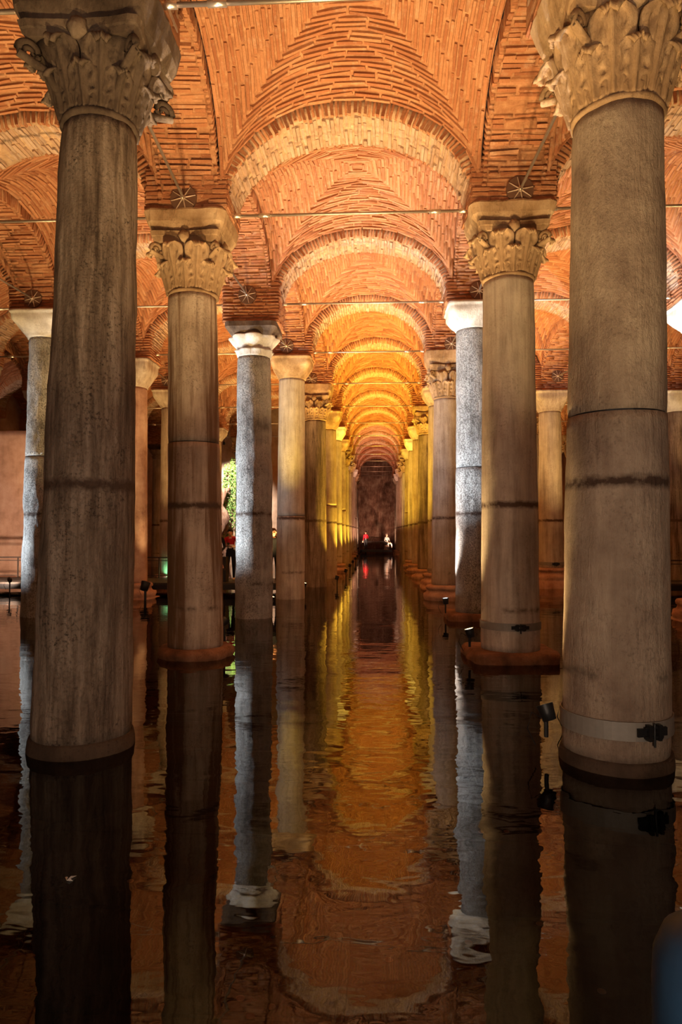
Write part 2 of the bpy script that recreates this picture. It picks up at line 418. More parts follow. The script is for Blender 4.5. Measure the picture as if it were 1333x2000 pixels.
def vault(a, j, detail=True, nmax=0, narch=0, pale=False):
    p00, p10, p01, p11 = P(a, j), P(a+1, j), P(a, j+1), P(a+1, j+1)
    W = p10[0]-p00[0]; D = p01[1]-p00[1]
    mu, mv = WX/W, WY/D
    def pt(u, v):
        s = 0.5+u*(0.5-mu); t = 0.5+v*(0.5-mv)
        s = s[..., None]; t = t[..., None]
        B = p00*(1-s)*(1-t)+p10*s*(1-t)+p01*(1-s)*t+p11*s*t
        z = np.maximum(fprof(u), fprof(v)) + 0.42*(1-u*u)*(1-v*v)
        B[..., 2] += z
        return B
    g = np.sin(np.linspace(-1, 1, 45)*math.pi/2)
    U, Vv = np.meshgrid(g, g, indexing='ij')
    G = pt(U, Vv); n = len(g)
    top = G.copy(); top[..., 2] += 0.30
    lo = G.copy(); lo[..., 2] += 0.020
    idx = np.arange(n*n).reshape(n, n)
    F = np.stack([idx[:-1, :-1], idx[:-1, 1:], idx[1:, 1:], idx[1:, :-1]], -1).reshape(-1, 4)
    rim = np.concatenate([idx[0, :-1], idx[:-1, -1], idx[-1, :0:-1], idx[:0:-1, 0]])
    rim2 = np.roll(rim, -1)
    Fs = np.stack([rim, rim+n*n, rim2+n*n, rim2], -1)
    Vall = np.concatenate([lo.reshape(-1, 3), top.reshape(-1, 3)])
    Fall = np.concatenate([F, F[:, ::-1]+n*n, Fs])
    ce = mesh_np('ceiling', Vall, Fall, JOINT, None, False)
    tag(ce, f'orange brick cross vault over the {BNAME[a]}, {ORD[j+1]} bay from the front', 'vault', None, 'structure')
    if detail:
        bk = Bricks()
        pitch = 0.076
        for axis in (0, 1):
            half = (W/2-WX) if axis == 0 else (D/2-WY)     # extent across the courses
            m = int(half/pitch)
            for sg in (-1, 1):
                for k in range(m):
                    q = (k+0.55)/m
                    r = np.linspace(-q, q, 160)
                    cst = np.full_like(r, sg*q)
                    u, v = (cst, r) if axis == 0 else (r, cst)
                    pts = pt(u, v)
                    s_ = np.concatenate([[0], np.cumsum(np.linalg.norm(np.diff(pts, axis=0), axis=1))])
                    if s_[-1] < 0.15: continue
                    nb = max(1, int(s_[-1]/0.42))
                    edges = np.linspace(0, s_[-1], nb+1)
                    if nb > 1: edges[1:-1] += RNG.uniform(-0.07, 0.07, nb-1)
                    mid = (edges[1:]+edges[:-1])/2; hl = np.diff(edges)/2-0.001
                    rr = np.interp(mid, s_, r)
                    cc = np.full_like(rr, sg*q); e_ = 1e-3
                    uu, vv = (cc, rr) if axis == 0 else (rr, cc)
                    c = pt(uu, vv)
                    du = pt(uu+(0 if axis == 0 else e_), vv+(e_ if axis == 0 else 0))-pt(uu-(0 if axis == 0 else e_), vv-(e_ if axis == 0 else 0))
                    inn = 1-1e-2
                    dv = pt(uu*inn if axis == 0 else uu, vv if axis == 0 else vv*inn)-c
                    N = np.cross(du, dv); N *= np.where(N[:, 2:3] > 0, -1, 1)
                    ok = (np.linalg.norm(N, axis=1) > 1e-9) & (hl > 0.03)
                    if ok.any():
                        bk.add((c+np.array([0, 0, .008]))[ok], du[ok], N[ok], np.stack([hl, np.full_like(hl, 0.0245), np.full_like(hl, 0.024)], -1)[ok])
        bk.emit(ce, BRICK, nmax)
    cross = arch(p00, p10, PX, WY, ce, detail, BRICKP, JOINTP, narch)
    arch(p00, p01, PY, WX, ce, detail, BRICK, JOINT, narch)
    if a == 4:
        arch(p10, p11, PY, WX, ce, detail, BRICK, JOINT, 0)
    return ce

def pier(a, j, zbot, detail=True, nmax=0):
    c = P(a, j); top = SPR[j]+0.55
    zc, hz = (zbot+top)/2, (top-zbot)/2
    m = MB().box((c[0], c[1], zc), (PX-0.012, PY-0.012, hz))
    o = m.build('brick_pier', JOINT)
    tag(o, f'square brick pier on the {ORD[j]} column of the {ANAME[a]}', 'pier', None, 'structure')
    if not detail: return o
    bk = Bricks(); rows = int((top-zbot)/0.076)
    for k in range(rows):
        z = zbot+(k+0.5)*0.076
        for (nx, ny, hw, off) in ((0, -1, PX, PY), (0, 1, PX, PY), (-1, 0, PY, PX), (1, 0, PY, PX)):
            nb = 4 if hw > 0.55 else 3
            ed = np.linspace(-hw, hw, nb+1)
            if nb > 1: ed[1:-1] += RNG.uniform(-.05, .05, nb-1) + (0.07 if k % 2 else -0.07)
            ax = np.array([-ny, nx, 0.0]) if nx else np.array([1.0, 0, 0])
            N = np.array([nx, ny, 0.0])
            for i in range(nb):
                m_ = (ed[i]+ed[i+1])/2
                bk.add(np.array([c[0], c[1], z])+ax*m_+N*(off-0.03), ax, N, [(ed[i+1]-ed[i])/2-0.002, 0.026, 0.04])
    bk.emit(o, BRICK, nmax)
    return o

# ------------------------------------------------------------------ structure: floor, water, walls
def floor_slabs():
    fl = MB().box((-2, 32, -0.60), (19, 38, 0.08)).build('floor', FLOORM)
    tag(fl, 'dark silt covered stone floor lying under the shallow water', 'floor', None, 'structure')
    # large sunken paving slabs near the viewpoint, with joints between them
    r = np.random.default_rng(3)
    y = 2.6
    while y < 9.5:
        h = r.uniform(0.85, 1.25); x = -4.0+r.uniform(-.4, .4)
        while x < 4.2:
            wd = r.uniform(1.0, 1.7)
            m = MB().box((x+wd/2, y+h/2, -0.515+r.uniform(-.008, .008)), (wd/2-0.02, h/2-0.02, 0.015), taper=0.99)
            m.build('paving_slab', FLOORM, fl)
            x += wd
        y += h
floor_slabs()
wt = MB().add([(-18.5, -5, 0), (15, -5, 0), (15, 69, 0), (-18.5, 69, 0)], [[0, 1, 2, 3]]).build('water', WATER)
tag(wt, 'still brown shallow water that mirrors the vaults and columns', 'water', None, 'structure')

def rough_wall(name, x0, y0, x1, y1, z0, z1, mat, label, bump_amt=0.06, n=(40, 30), thick=0.4):
    d = np.array([x1-x0, y1-y0, 0.0]); L = np.linalg.norm(d); d /= L; nn = np.array([d[1], -d[0], 0])
    V = []; F = []
    nu, nv = n
    for k, off in ((0, 0.0), (1, -thick)):
        for i in range(nu+1):
            for q in range(nv+1):
                p = np.array([x0, y0, 0])+d*L*i/nu+np.array([0, 0, z0+(z1-z0)*q/nv])
                b = bump_amt*(fbm(p, 0.6, 2.0)+0.5*fbm(p, 2.2, 5.0)) if k == 0 else 0
                V.append(p+nn*(off+b))
    S = (nu+1)*(nv+1)
    for i in range(nu):
        for q in range(nv):
            a_ = i*(nv+1)+q; F.append([a_, a_+nv+1, a_+nv+2, a_+1]); F.append([S+a_+1, S+a_+nv+2, S+a_+nv+1, S+a_])
    def e(i, q): return i*(nv+1)+q
    for i in range(nu):
        F.append([e(i, nv), e(i+1, nv), S+e(i+1, nv), S+e(i, nv)]); F.append([e(i+1, 0), e(i, 0), S+e(i, 0), S+e(i+1, 0)])
    for q in range(nv):
        F.append([e(0, q), e(0, q+1), S+e(0, q+1), S+e(0, q)]); F.append([e(nu, q+1), e(nu, q), S+e(nu, q), S+e(nu, q+1)])
    o = mesh_np(name, np.array(V), F, mat, None, True)
    return tag(o, label, 'wall', None, 'structure')
rough_wall('wall_end', -6.5, 68.2, 6.5, 68.2, -0.6, 10.5, ROCKWALL, 'rough red brown rock wall closing the central aisle far away', 0.25)
rough_wall('wall_plaster', -17.6, 27.0, -9.6, 27.0, -0.6, 6.1, PLASTER, 'smooth pink plaster wall beyond the walkway at the left edge', 0.02)
rough_wall('wall_left', -17.9, -4.0, -17.9, 45.0, -0.6, 10.0, PLASTER, 'long side wall of the cistern beyond the outer left row', 0.05)
rough_wall('wall_right', 13.6, 60.0, 13.6, -4.0, -0.6, 10.0, PLASTER, 'long side wall of the cistern beyond the outer right row', 0.05)
rough_wall('wall_front', 13.6, -4.2, -18.0, -4.2, -0.6, 9.0, PLASTER, 'plain wall behind the viewpoint', 0.05)
rough_wall('wall_back_left', -18.0, 41.5, -2.85, 41.5, -0.6, 10.0, PLASTER, 'pale orange wall behind the left side aisles', 0.12)
rough_wall('wall_back_right', 2.95, 58.4, 13.8, 58.4, -0.6, 10.0, PLASTER, 'brown wall behind the right side aisles', 0.12)

# ------------------------------------------------------------------ vaults, arches and piers
for a in (-1, 0, 1, 2, 3, 4):
    last = {-1: 8, 0: 8, 1: 8, 2: 14, 3: 11, 4: 11}[a]
    for j in range({-1: 3, 0: 1, 1: 0, 2: 0, 3: 0, 4: 1}[a], last):
        det = j >= 1
        big = {(2, 1): 300, (2, 2): 300, (1, 1): 180, (3, 1): 150, (1, 2): 120, (3, 2): 120}.get((a, j), 0)
        ar = {(2, 1): 120, (2, 2): 180, (2, 3): 110, (1, 1): 60, (3, 1): 60, (1, 2): 60, (3, 2): 60}.get((a, j), 0)
        vault(a, j, det, big, ar)

# ------------------------------------------------------------------ columns
def shaft_mesh(name, x0, x1, y, zb, zt, rb, rt, zlo, zhi, mat, parent, rough=0.006, n=56, seed=0.0, facet=0.0):
    """one drum of a shaft; x0/x1 axis at zlo/zhi of the whole shaft, local to the column root"""
    rows = max(6, int((zt-zb)/0.09)); V = []; F = []
    for i in range(rows+1):
        z = zb+(zt-zb)*i/rows; q = (z-zlo)/(zhi-zlo)
        r = rb+(rt-rb)*(q**1.15); cx = x0+(x1-x0)*q
        edge = min(i, rows-i)
        rr = r*(0.985 if edge == 0 else 1.0)
        for k in range(n):
            t = 2*math.pi*k/n
            p = (math.cos(t)*r*2, math.sin(t)*r*2, z*0.7)
            d = rough*(fbm(p, 1.3, seed)+0.5*fbm(p, 4.5, seed+3)) + facet*max(0, math.cos(t*7+seed))**3
            V.append((cx+(rr+d)*math.cos(t), (rr+d)*math.sin(t), z))
    for i in range(rows):
        for k in range(n):
            F.append([i*n+k, i*n+(k+1) % n, (i+1)*n+(k+1) % n, (i+1)*n+k])
    F.append(list(range(n))[::-1]); F.append([rows*n+k for k in range(n)])
    return mesh_np(name, np.array(V), F, mat, parent, True)

LEAF = {}
def leaf_mesh(mat, wdt, hgt, curl):
    """acanthus leaf: broad lobed blade with a raised rib, its tip curling outward (local +Y is outward)"""
    key = (mat.name, wdt, hgt, curl)
    if key in LEAF: return LEAF[key]
    nu, nv = 20, 22; V = []
    for layer in (0, 1):
        for i in range(nv+1):
            v = i/nv
            if v < 0.72: y = 0.02+0.05*v+0.05*v*v; z = hgt*v/0.78
            else:
                t = (v-0.72)/0.28*math.pi*0.95
                y = 0.082+curl*(1-math.cos(t)); z = hgt*0.72/0.78+curl*1.15*math.sin(t)
            lobe = abs(math.sin(v*math.pi*3.5+0.4))
            wv = wdt*(0.70+0.45*math.sin(math.pi*min(1, v*0.95))**1.0)*(0.84+0.16*lobe)
            if v > 0.74: wv *= max(0.25, 1-(v-0.74)*2.4)
            for k in range(nu+1):
                u = -1+2*k/nu
                rel = 0.020*math.exp(-(u/0.14)**2)+0.010*math.cos(u*math.pi*4+v*5*abs(u))*(1-0.4*abs(u))-0.030*u*u
                for pu, pv in ((.55, .22), (.55, .45), (.50, .66), (.22, .80)):
                    rel -= 0.065*math.exp(-((abs(u)-pu)/.10)**2-((v-pv)/.04)**2)
                yy = y+rel-(0.035 if layer else 0)
                V.append((u*wv, yy, z+0.045*abs(u)*math.sin(v*math.pi*3.5)*0.6))
    S = (nu+1)*(nv+1); F = []
    def e(i, k): return i*(nu+1)+k
    for i in range(nv):
        for k in range(nu):
            F.append([e(i, k+1), e(i, k), e(i+1, k), e(i+1, k+1)]); F.append([S+e(i, k), S+e(i, k+1), S+e(i+1, k+1), S+e(i+1, k)])
    for i in range(nv):
        F.append([e(i, 0), S+e(i, 0), S+e(i+1, 0), e(i+1, 0)]); F.append([S+e(i, nu), e(i, nu), e(i+1, nu), S+e(i+1, nu)])
    for k in range(nu):
        F.append([e(0, k+1), S+e(0, k+1), S+e(0, k), e(0, k)]); F.append([e(nv, k), S+e(nv, k), S+e(nv, k+1), e(nv, k+1)])
    me = bpy.data.meshes.new('acanthus_leaf'); me.from_pydata(V, [], F)
    me.polygons.foreach_set('use_smooth', np.ones(len(F), bool)); me.materials.append(mat); me.update()
    LEAF[key] = me
    return me

def square_ring(h, k, n=48):
    """square of half size h with rounded corners (k=1 square, 0 circle)"""
    out = []
    for i in range(n):
        t = 2*math.pi*i/n; c, s = math.cos(t), math.sin(t)
        m = max(abs(c), abs(s)); r = 1.0*(1-k)+k*min(1/m, 1.33)
        out.append((h*r*c, h*r*s))
    return out

def loft(rings, name, mat, parent, jit=0.0, seed=0.0, smooth=True):
    n = len(rings[0][0]); V = []; F = []
    for ring, z in rings:
        for (x, y) in ring:
            p = Vector((x, y, z))
            if jit:
                d = jit*fbm(p, 4.0, seed); p += Vector((x, y, 0)).normalized()*d
            V.append(p)
    for i in range(len(rings)-1):
        for k in range(n):
            F.append([i*n+k, i*n+(k+1) % n, (i+1)*n+(k+1) % n, (i+1)*n+k])
    F.append(list(range(n))[::-1]); F.append([(len(rings)-1)*n+k for k in range(n)])
    return mesh_np(name, np.array(V), F, mat, parent, smooth)

def scroll(sx, sy, h, z):
    """corner volute: a spiral bar standing on the diagonal"""
    m = MB(); d = Vector((sx, sy, 0)).normalized(); pts = []; rs = []
    for i in range(26):
        t = i/25; ang = -0.4+t*3.3*math.pi; r = 0.105*(1-t*0.8)
        pts.append(d*(h+0.02+r*math.cos(ang))+Vector((0, 0, z+r*math.sin(ang)))); rs.append(0.034*(1-0.45*t))
    base = [d*(h*0.62)+Vector((0, 0, z-0.26)), d*(h*0.80)+Vector((0, 0, z-0.10))]
    m.tube(base+pts, [0.035, 0.04]+rs, 8)
    return m

def corinthian(root, cx, zn, zt, rn, half, mat, rich, seed):
    H = zt-zn; ab = min(0.15, H*0.17)
    prof = [(rn*0.97, 0), (rn*1.05, 0.015), (rn*1.06, 0.045), (rn*1.0, 0.06)]
    rings = []
    for r, z in prof: rings.append((square_ring(r, 0), zn+z))
    for q in np.linspace(0.12, 1, 9):
        r = rn+(half*0.90-rn)*(q**1.7); rings.append((square_ring(r, 0.55*q**2), zn+0.06+(H-ab-0.06)*q))
    cap = loft(rings, 'capital', mat, root, 0.02, seed)
    cap.location = (cx, 0, 0)
    # abacus: slab with hollowed sides
    rr = []
    for hh, z in ((0.93, zt-ab), (0.97, zt-ab*0.55), (1.0, zt-ab*0.45), (1.03, zt)):
        ring = []
        for (x, y) in square_ring(half*hh, 1.0, 64):
            m_ = max(abs(x), abs(y)); o_ = min(abs(x), abs(y))/m_ if m_ else 0
            k = 1-0.10*(1-o_**2); ring.append((x*k, y*k))
        rr.append((ring, z))
    loft(rr, 'abacus', mat, cap, 0.012, seed+2, False)
    s = H/0.93
    lw = rn*0.41
    if rich:
        for tier, (n, off, hgt, z0, rad, cu) in enumerate(((8, 0.0, 0.40*s, 0.05, rn*0.99, 0.055), (8, math.pi/8, 0.66*s, 0.07, rn*0.97, 0.07))):
            me = leaf_mesh(mat, round(lw*(1.0 if tier == 0 else 1.12), 3), round(hgt, 3), cu)
            for k in range(n):
                t = off+2*math.pi*k/n+math.pi/2
                o = bpy.data.objects.new('acanthus_leaf', me); link(o, cap)
                o.location = (rad*math.cos(t), rad*math.sin(t), zn+z0); o.rotation_euler = (-0.10 if tier == 0 else -0.20, 0, t-math.pi/2)
    else:
        m = MB()
        for tier, (n, off, hgt, z0, rad, cu) in enumerate(((8, 0.0, 0.40*s, 0.05, rn*0.99, 0.055), (8, math.pi/8, 0.66*s, 0.07, rn*0.97, 0.07))):
            me = leaf_mesh(mat, round(lw, 3), round(hgt, 3), cu)
            vs = [v.co.copy() for v in me.vertices]; fs = [list(p.vertices) for p in me.polygons]
            for k in range(n):
                t = off+2*math.pi*k/n+math.pi/2
                M = Matrix.Translation((rad*math.cos(t), rad*math.sin(t), zn+z0)) @ Matrix.Rotation(t-math.pi/2, 4, 'Z') @ Matrix.Rotation(-0.15, 4, 'X')
                m.add([M @ v for v in vs], fs)
        o = m.build('acanthus_leaf', mat, cap, True)
    for sx in (-1, 1):
        for sy in (-1, 1):
            scroll(sx, sy, half*1.12, zt-ab-0.12).build('volute', mat, cap, True)
    for ang in range(4):
        t = ang*math.pi/2
        m = MB(); d = Vector((math.cos(t), math.sin(t), 0)); q = d.cross(Vector((0, 0, 1)))
        V = []; F = []
        for i in range(7):
            for k in range(12):
                ph = math.pi*i/6; th_ = 2*math.pi*k/12
                rr_ = 0.095*(1+0.12*math.cos(5*th_))
                V.append(d*(half*0.90+0.075*math.cos(ph))+q*(rr_*math.sin(ph)*math.cos(th_))+Vector((0, 0, zt-ab*0.55+rr_*1.05*math.sin(ph)*math.sin(th_))))
        for i in range(6):
            for k in range(12): F.append([i*12+k, i*12+(k+1) % 12, i*12+12+(k+1) % 12, i*12+12+k])
        m.add(V, F).build('fleuron', mat, cap, True)
    return cap

def dome_cap(root, cx, zn, zt, rn, half, mat, seed):
    H = zt-zn; rings = [(square_ring(rn*1.0, 0), zn), (square_ring(rn*1.07, 0.05), zn+0.02), (square_ring(rn*1.07, 0.1), zn+0.05)]
    for q in np.linspace(0.1, 1, 9):
        k = min(1.0, q*1.5)
        r = rn*1.05+(half-rn*1.05)*math.sin(q*math.pi/2)**0.75
        rings.append((square_ring(r, 0.15+0.8*k**1.3), zn+0.05+(H-0.12)*q))
    rings.append((square_ring(half*1.03, 1.0), zt-0.06)); rings.append((square_ring(half*1.03, 1.0), zt))
    c = loft(rings, 'capital', mat, root, 0.022, seed); c.location = (cx, 0, 0); return c

def lotus_cap(root, cx, zn, zt, rn, half, mat, seed):
    """scalloped collar, big rolled petals, dark abacus block"""
    H = zt-zn; n = 96
    def lobed(r, amp, cnt, ph=0): return [(r*(1+amp*abs(math.sin(cnt*t/2+ph)))*math.cos(t), r*(1+amp*abs(math.sin(cnt*t/2+ph)))*math.sin(t)) for t in np.linspace(0, 2*math.pi, n, endpoint=False)]
    r = [(lobed(rn*1.0, 0, 8), zn), (lobed(rn*1.03, 0.0, 8), zn+.05*H), (lobed(rn*1.02, 0.12, 8), zn+.17*H), (lobed(rn*1.08, 0.13, 8), zn+.21*H), (lobed(rn*.98, 0.02, 8), zn+.24*H),
         (lobed(rn*1.04, 0.02, 8, 1), zn+.30*H), (lobed(rn*1.18, 0.12, 8, 1), zn+.45*H), (lobed(rn*1.36, 0.15, 8, 1), zn+.60*H), (lobed(rn*1.34, 0.16, 8, 1), zn+.64*H), (lobed(rn*1.1, 0.02, 8, 1), zn+.64*H)]
    c = loft(r, 'capital', mat, root, 0.006, seed); c.location = (cx, 0, 0)
    rr = [(square_ring(half*0.82, .85, 64), zn+.60*H), (square_ring(half*.92, .95, 64), zn+.74*H), (square_ring(half*1.02, 1, 64), zn+.82*H), (square_ring(half*1.06, 1, 64), zn+.85*H), (square_ring(half*1.06, 1, 64), zt)]
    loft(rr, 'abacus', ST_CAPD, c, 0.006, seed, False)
    return c

def strap(root, cx, r, z, h, ang):
    m = MB(); n = 48
    m.lathe([(r+.004, -h/2), (r+.016, -h/2), (r+.016, h/2), (r+.004, h/2)], n, (cx, 0, z), cap=False)
    s = m.build('strap', STRAP, root, False)
    m = MB(); d = Vector((math.cos(ang), math.sin(ang), 0)); q = Vector((-d.y, d.x, 0)); R = Matrix(((q.x, d.x, 0), (q.y, d.y, 0), (0, 0, 1)))
    c0 = Vector((cx, 0, z))+d*(r+.03)
    for sgn in (-1, 1):
        m.box(c0+q*sgn*.045, (.014, .035, h*.42), R); m.box(c0+q*sgn*.09-d*.008, (.045, .008, h*.22), R)
    for dz in (-h*.24, h*.24):
        p = c0+d*.01+Vector((0, 0, dz)); m.tube([p-q*.085, p+q*.085], .011, 8); m.tube([p+q*.05, p+q*.075], .021, 6)
    m.tube([c0+d*.02+Vector((0, 0, -h*.75)), c0+d*.02+Vector((0, 0, h*.5))], .010, 8)
    m.build('clamp', BLACK, s)

def slab(root, cx, hx, hy, zt, thick, seed, rot=0.0):
    rings = []
    for k, (sc, z) in enumerate(((0.98, zt-thick-0.5), (1.0, zt-thick), (1.01, zt-thick*0.6), (1.0, zt-0.035), (0.965, zt), (0.5, zt+0.001))):
        ring = [(x*sc*hx, y*sc*hy) for x, y in square_ring(1.0, 0.82, 72)]
        rings.append((ring, z))
    o = loft(rings, 'plinth', ST_PLINTH, root, 0.05, seed, True); o.location = (cx, 0, 0); o.rotation_euler = (0, 0, rot)
    return o

def attic(root, cx, r, zt, seed):
    prof = [(r*1.62, -0.7), (r*1.62, zt-.46), (r*1.5, zt-.44), (r*1.56, zt-.40), (r*1.60, zt-.33), (r*1.55, zt-.26), (r*1.36, zt-.24), (r*1.28, zt-.19), (r*1.26, zt-.14), (r*1.36, zt-.12), (r*1.40, zt-.07), (r*1.34, zt-.02), (r*1.02, zt)]
    rings = []
    for i, (rr, z) in enumerate(prof): rings.append((square_ring(rr, 0.85 if i < 2 else 0), z))
    o = loft(rings, 'base', ST_BASE, root, 0.04, seed, True); o.location = (cx, 0, 0); return o

# per column: (lower x, upper x), material, capital, base, joint height, strap height, words
SPEC = {
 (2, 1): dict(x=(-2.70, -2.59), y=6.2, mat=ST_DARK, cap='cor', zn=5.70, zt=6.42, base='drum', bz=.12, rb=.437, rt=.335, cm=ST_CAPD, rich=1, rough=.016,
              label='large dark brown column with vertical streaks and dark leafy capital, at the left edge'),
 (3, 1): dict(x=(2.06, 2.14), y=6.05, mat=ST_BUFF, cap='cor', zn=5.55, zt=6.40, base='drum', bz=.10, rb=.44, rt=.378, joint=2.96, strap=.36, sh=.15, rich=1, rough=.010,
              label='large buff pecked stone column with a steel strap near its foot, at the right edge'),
 (2, 2): dict(x=(-2.87, -2.955), mat=ST_RUST, cap='cor', zn=5.72, zt=6.62, base='disc', bz=.15, rb=.44, rt=.385, joint=3.37, rich=1, rough=.012,
              label='column with broad rust brown stain and leafy capital, on a low red disc'),
 (3, 2): dict(x=(2.09, 2.10), mat=ST_GREY, cap='cor', zn=5.88, zt=6.66, base='slab', bz=.15, rb=.45, rt=.39, strap=.53, sh=.115, rich=1, rough=.008,
              label='grey brown column with leafy capital and steel strap on a square red plinth'),
 (2, 3): dict(x=(-2.81, -2.83), mat=ST_ROUGH, cap='lotus', zn=6.00, zt=6.72, base='none', bz=-.5, rb=.435, rt=.385, cm=ST_WHITE, rough=.022,
              label='pitted column washed by cold white light with a scalloped petal capital'),
 (3, 3): dict(x=(2.25, 2.24), mat=ST_ROUGH, cap='dome', zn=6.56, zt=7.10, base='slab', bz=.15, rb=.435, rt=.385, joint=3.42, cm=ST_WHITE, rough=.012,
              label='whitish column with plain white cushion capital, behind the strapped grey brown column'),
 (2, 4): dict(x=(-2.54, -2.50), mat=ST_GREY, cap='dome', zn=6.50, zt=7.12, base='none', bz=-.5, rb=.435, rt=.385, joint=2.44, rough=.008,
              label='buff column under a golden cushion capital, just beyond the pitted column'),
 (3, 4): dict(x=(2.06, 2.10), mat=ST_PLAIN, cap='cor', zn=5.86, zt=6.80, base='attic', bz=.42, rb=.43, rt=.38,
              label='pinkish brown column with finely carved capital on moulded base, behind the whitish column'),
 (2, 5): dict(mat=ST_DARK, cap='cor', zn=6.0, zt=6.85, base='none', bz=-.5), (3, 5): dict(mat=ST_GREY, cap='dome', zn=6.5, zt=7.1, base='attic', bz=.5, strap=.62, sh=.1),
 (2, 6): dict(mat=ST_PLAIN, cap='dome', zn=6.35, zt=7.1, base='none', bz=-.5, joint=3.1), (3, 6): dict(mat=ST_DARK, cap='cor', zn=6.1, zt=7.0, base='attic', bz=.4),
 (1, 3): dict(x=(-7.88, -7.82), mat=ST_ROUGH, cap='dome', zn=6.5, zt=7.08, base='none', bz=-.5, joint=3.72, cm=ST_WHITE, rough=.03,
              label='knotty column with cold white lit side, half hidden at the left edge'),
 (4, 3): dict(mat=ST_ROUGH, cap='dome', zn=6.5, zt=7.1, base='attic', bz=.45, cm=ST_WHITE, label='column with bright white cushion capital, cut off by the right edge'),
 (1, 4): dict(mat=ST_BASE, cap='dome', zn=6.3, zt=7.1, base='attic', bz=.45),
 (4, 5): dict(mat=ST_GREY, cap='dome', zn=6.25, zt=6.95, base='attic', bz=.7, strap=.85, sh=.12, label='slender strapped buff column with cushion capital on moulded base, between the two larger strapped columns'),
 (5, 5): dict(mat=ST_DARK, cap='dome', zn=6.2, zt=6.9, base='none', bz=-.5),
 (0, 8): dict(mat=ST_GREY, cap='lotus', zn=6.1, zt=6.9, base='none', bz=-.5),
}
def column(a, j):
    s = dict(SPEC.get((a, j), {}))
    alt = (a*3+j*7) % 5
    if 'mat' not in s:
        s.update(mat=[ST_GREY, ST_PLAIN, ST_BUFF, ST_PLAIN, ST_GREY][alt], cap='cor' if alt in (1, 4) else 'dome', base='attic' if alt in (0, 3) else 'none')
        s['zn'] = 6.1 if s['cap'] == 'cor' else 6.5; s['zt'] = 6.98 if s['cap'] == 'cor' else 7.12; s['bz'] = .42 if s['base'] == 'attic' else -.5
        if alt == 2: s['joint'] = 3.2
    x = s.get('x', (AX[a][j], AX[a][j])); y = s.get('y', YR[j])
    rb, rt = s.get('rb', .43), s.get('rt', .38)
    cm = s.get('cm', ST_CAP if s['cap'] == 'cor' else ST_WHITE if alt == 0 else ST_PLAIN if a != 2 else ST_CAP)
    root = empty('stone_column', (x[0], y, 0))
    capw = {'cor': 'a carved leaf capital', 'dome': 'a plain cushion capital', 'lotus': 'a scalloped petal capital'}[s['cap']]
    tag(root, s.get('label') or f'brown stone column with {capw}, {ORD[j]} in the {ANAME[a]}', 'column', 'stone columns of the cistern', 'thing')
    dx = x[1]-x[0]; zb, zn, zt = s['bz'], s['zn'], min(s['zt'], SPR[j]-.11); sd = a*7.3+j*3.1
    rough = s.get('rough', .008); n = 56 if j <= 3 else 28
    if s.get('joint'):
        q = (s['joint']-zb)/(zn-zb); rj = rb+(rt-rb)*q
        shaft_mesh('lower_drum', 0, dx, y, zb, s['joint']-.008, rb, rt, zb, zn, s['mat'], root, rough, n, sd)
        shaft_mesh('upper_drum', 0, dx, y, s['joint']+.008, zn+.01, rb-.008, rt, zb, zn, s['mat'], root, rough, n, sd+9)
        MB().lathe([(rj*.95, s['joint']-.03), (rj*.95, s['joint']+.03)], 24, (dx*q, 0, 0)).build('joint', BLACK, root)
    else:
        shaft_mesh('shaft', 0, dx, y, zb, zn+.01, rb, rt, zb, zn, s['mat'], root, rough, n, sd)
    half = .555
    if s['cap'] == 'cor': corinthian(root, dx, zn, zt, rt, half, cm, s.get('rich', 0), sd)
    elif s['cap'] == 'dome': dome_cap(root, dx, zn, zt, rt, .60, cm, sd)
    else: lotus_cap(root, dx, zn, zt, rt, half, cm, sd)
    itop = SPR[j]-.10
    if itop-zt > .05 and s['cap'] == 'cor':
        ring = [([(px_*1.0, py_*.86) for px_, py_ in square_ring(h, 1.0, 64)], z) for h, z in ((.50, zt), (.55, zt+.04), (.61, zt+(itop-zt)*.45), (.645, itop-.03), (.63, itop))]
        o = loft(ring, 'impost', cm, root, .03, sd+1, False); o.location = (dx, 0, 0)
        pb = itop
    else:
        pb = min(zt, itop)
    bz = s['bz']
    if s['base'] == 'slab': slab(root, 0.02 if a == 2 else -0.02, .66, .60, bz+.005, .17, sd, .04 if a == 3 else 0)
    if s['base'] == 'disc':
        rg = [([(px_, py_) for px_, py_ in square_ring(r_, 0.1, 60)], z) for r_, z in ((.57, -.6), (.57, .0), (.60, .06), (.58, .11), (.52, bz+.005), (.3, bz+.006))]
        loft(rg, 'plinth', ST_PLINTH, root, .05, sd, True)
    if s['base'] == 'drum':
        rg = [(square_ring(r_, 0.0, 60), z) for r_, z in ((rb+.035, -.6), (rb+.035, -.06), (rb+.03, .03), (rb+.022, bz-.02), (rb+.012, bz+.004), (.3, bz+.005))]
        loft(rg, 'plinth', ST_WET_SHADE, root, .01, sd, True)
    if s['base'] == 'attic': attic(root, 0, rb, bz+.01, sd)
    if s.get('strap'):
        q = (s['strap']-zb)/(zn-zb)
        strap(root, dx*q, rb+(rt-rb)*max(q, 0)+.004, s['strap'], s['sh'], -math.pi/2+(.30 if (a, j) == (3, 1) else .12))
    if a in (2, 3) and j <= 3 or a in (1, 4): pier(a, j, pb, True, 60 if (a in (2, 3) and j == 2) else 24 if (a in (2, 3) and j in (1, 3)) else 0)
    else: pier(a, j, pb, j <= 9, 0)
for a, (j0, j1) in {0: (2, 8), 1: (1, 8), 2: (0, 14), 3: (0, 14), 4: (1, 11), 5: (2, 11)}.items():
    for j in range(j0, j1+1):
        column(a, j)
for a, j in ((0, 1), (5, 1), (1, 0), (4, 0)) + tuple((-1, k) for k in range(3, 9)):
    pier(a, j, SPR[j]-.3, False)

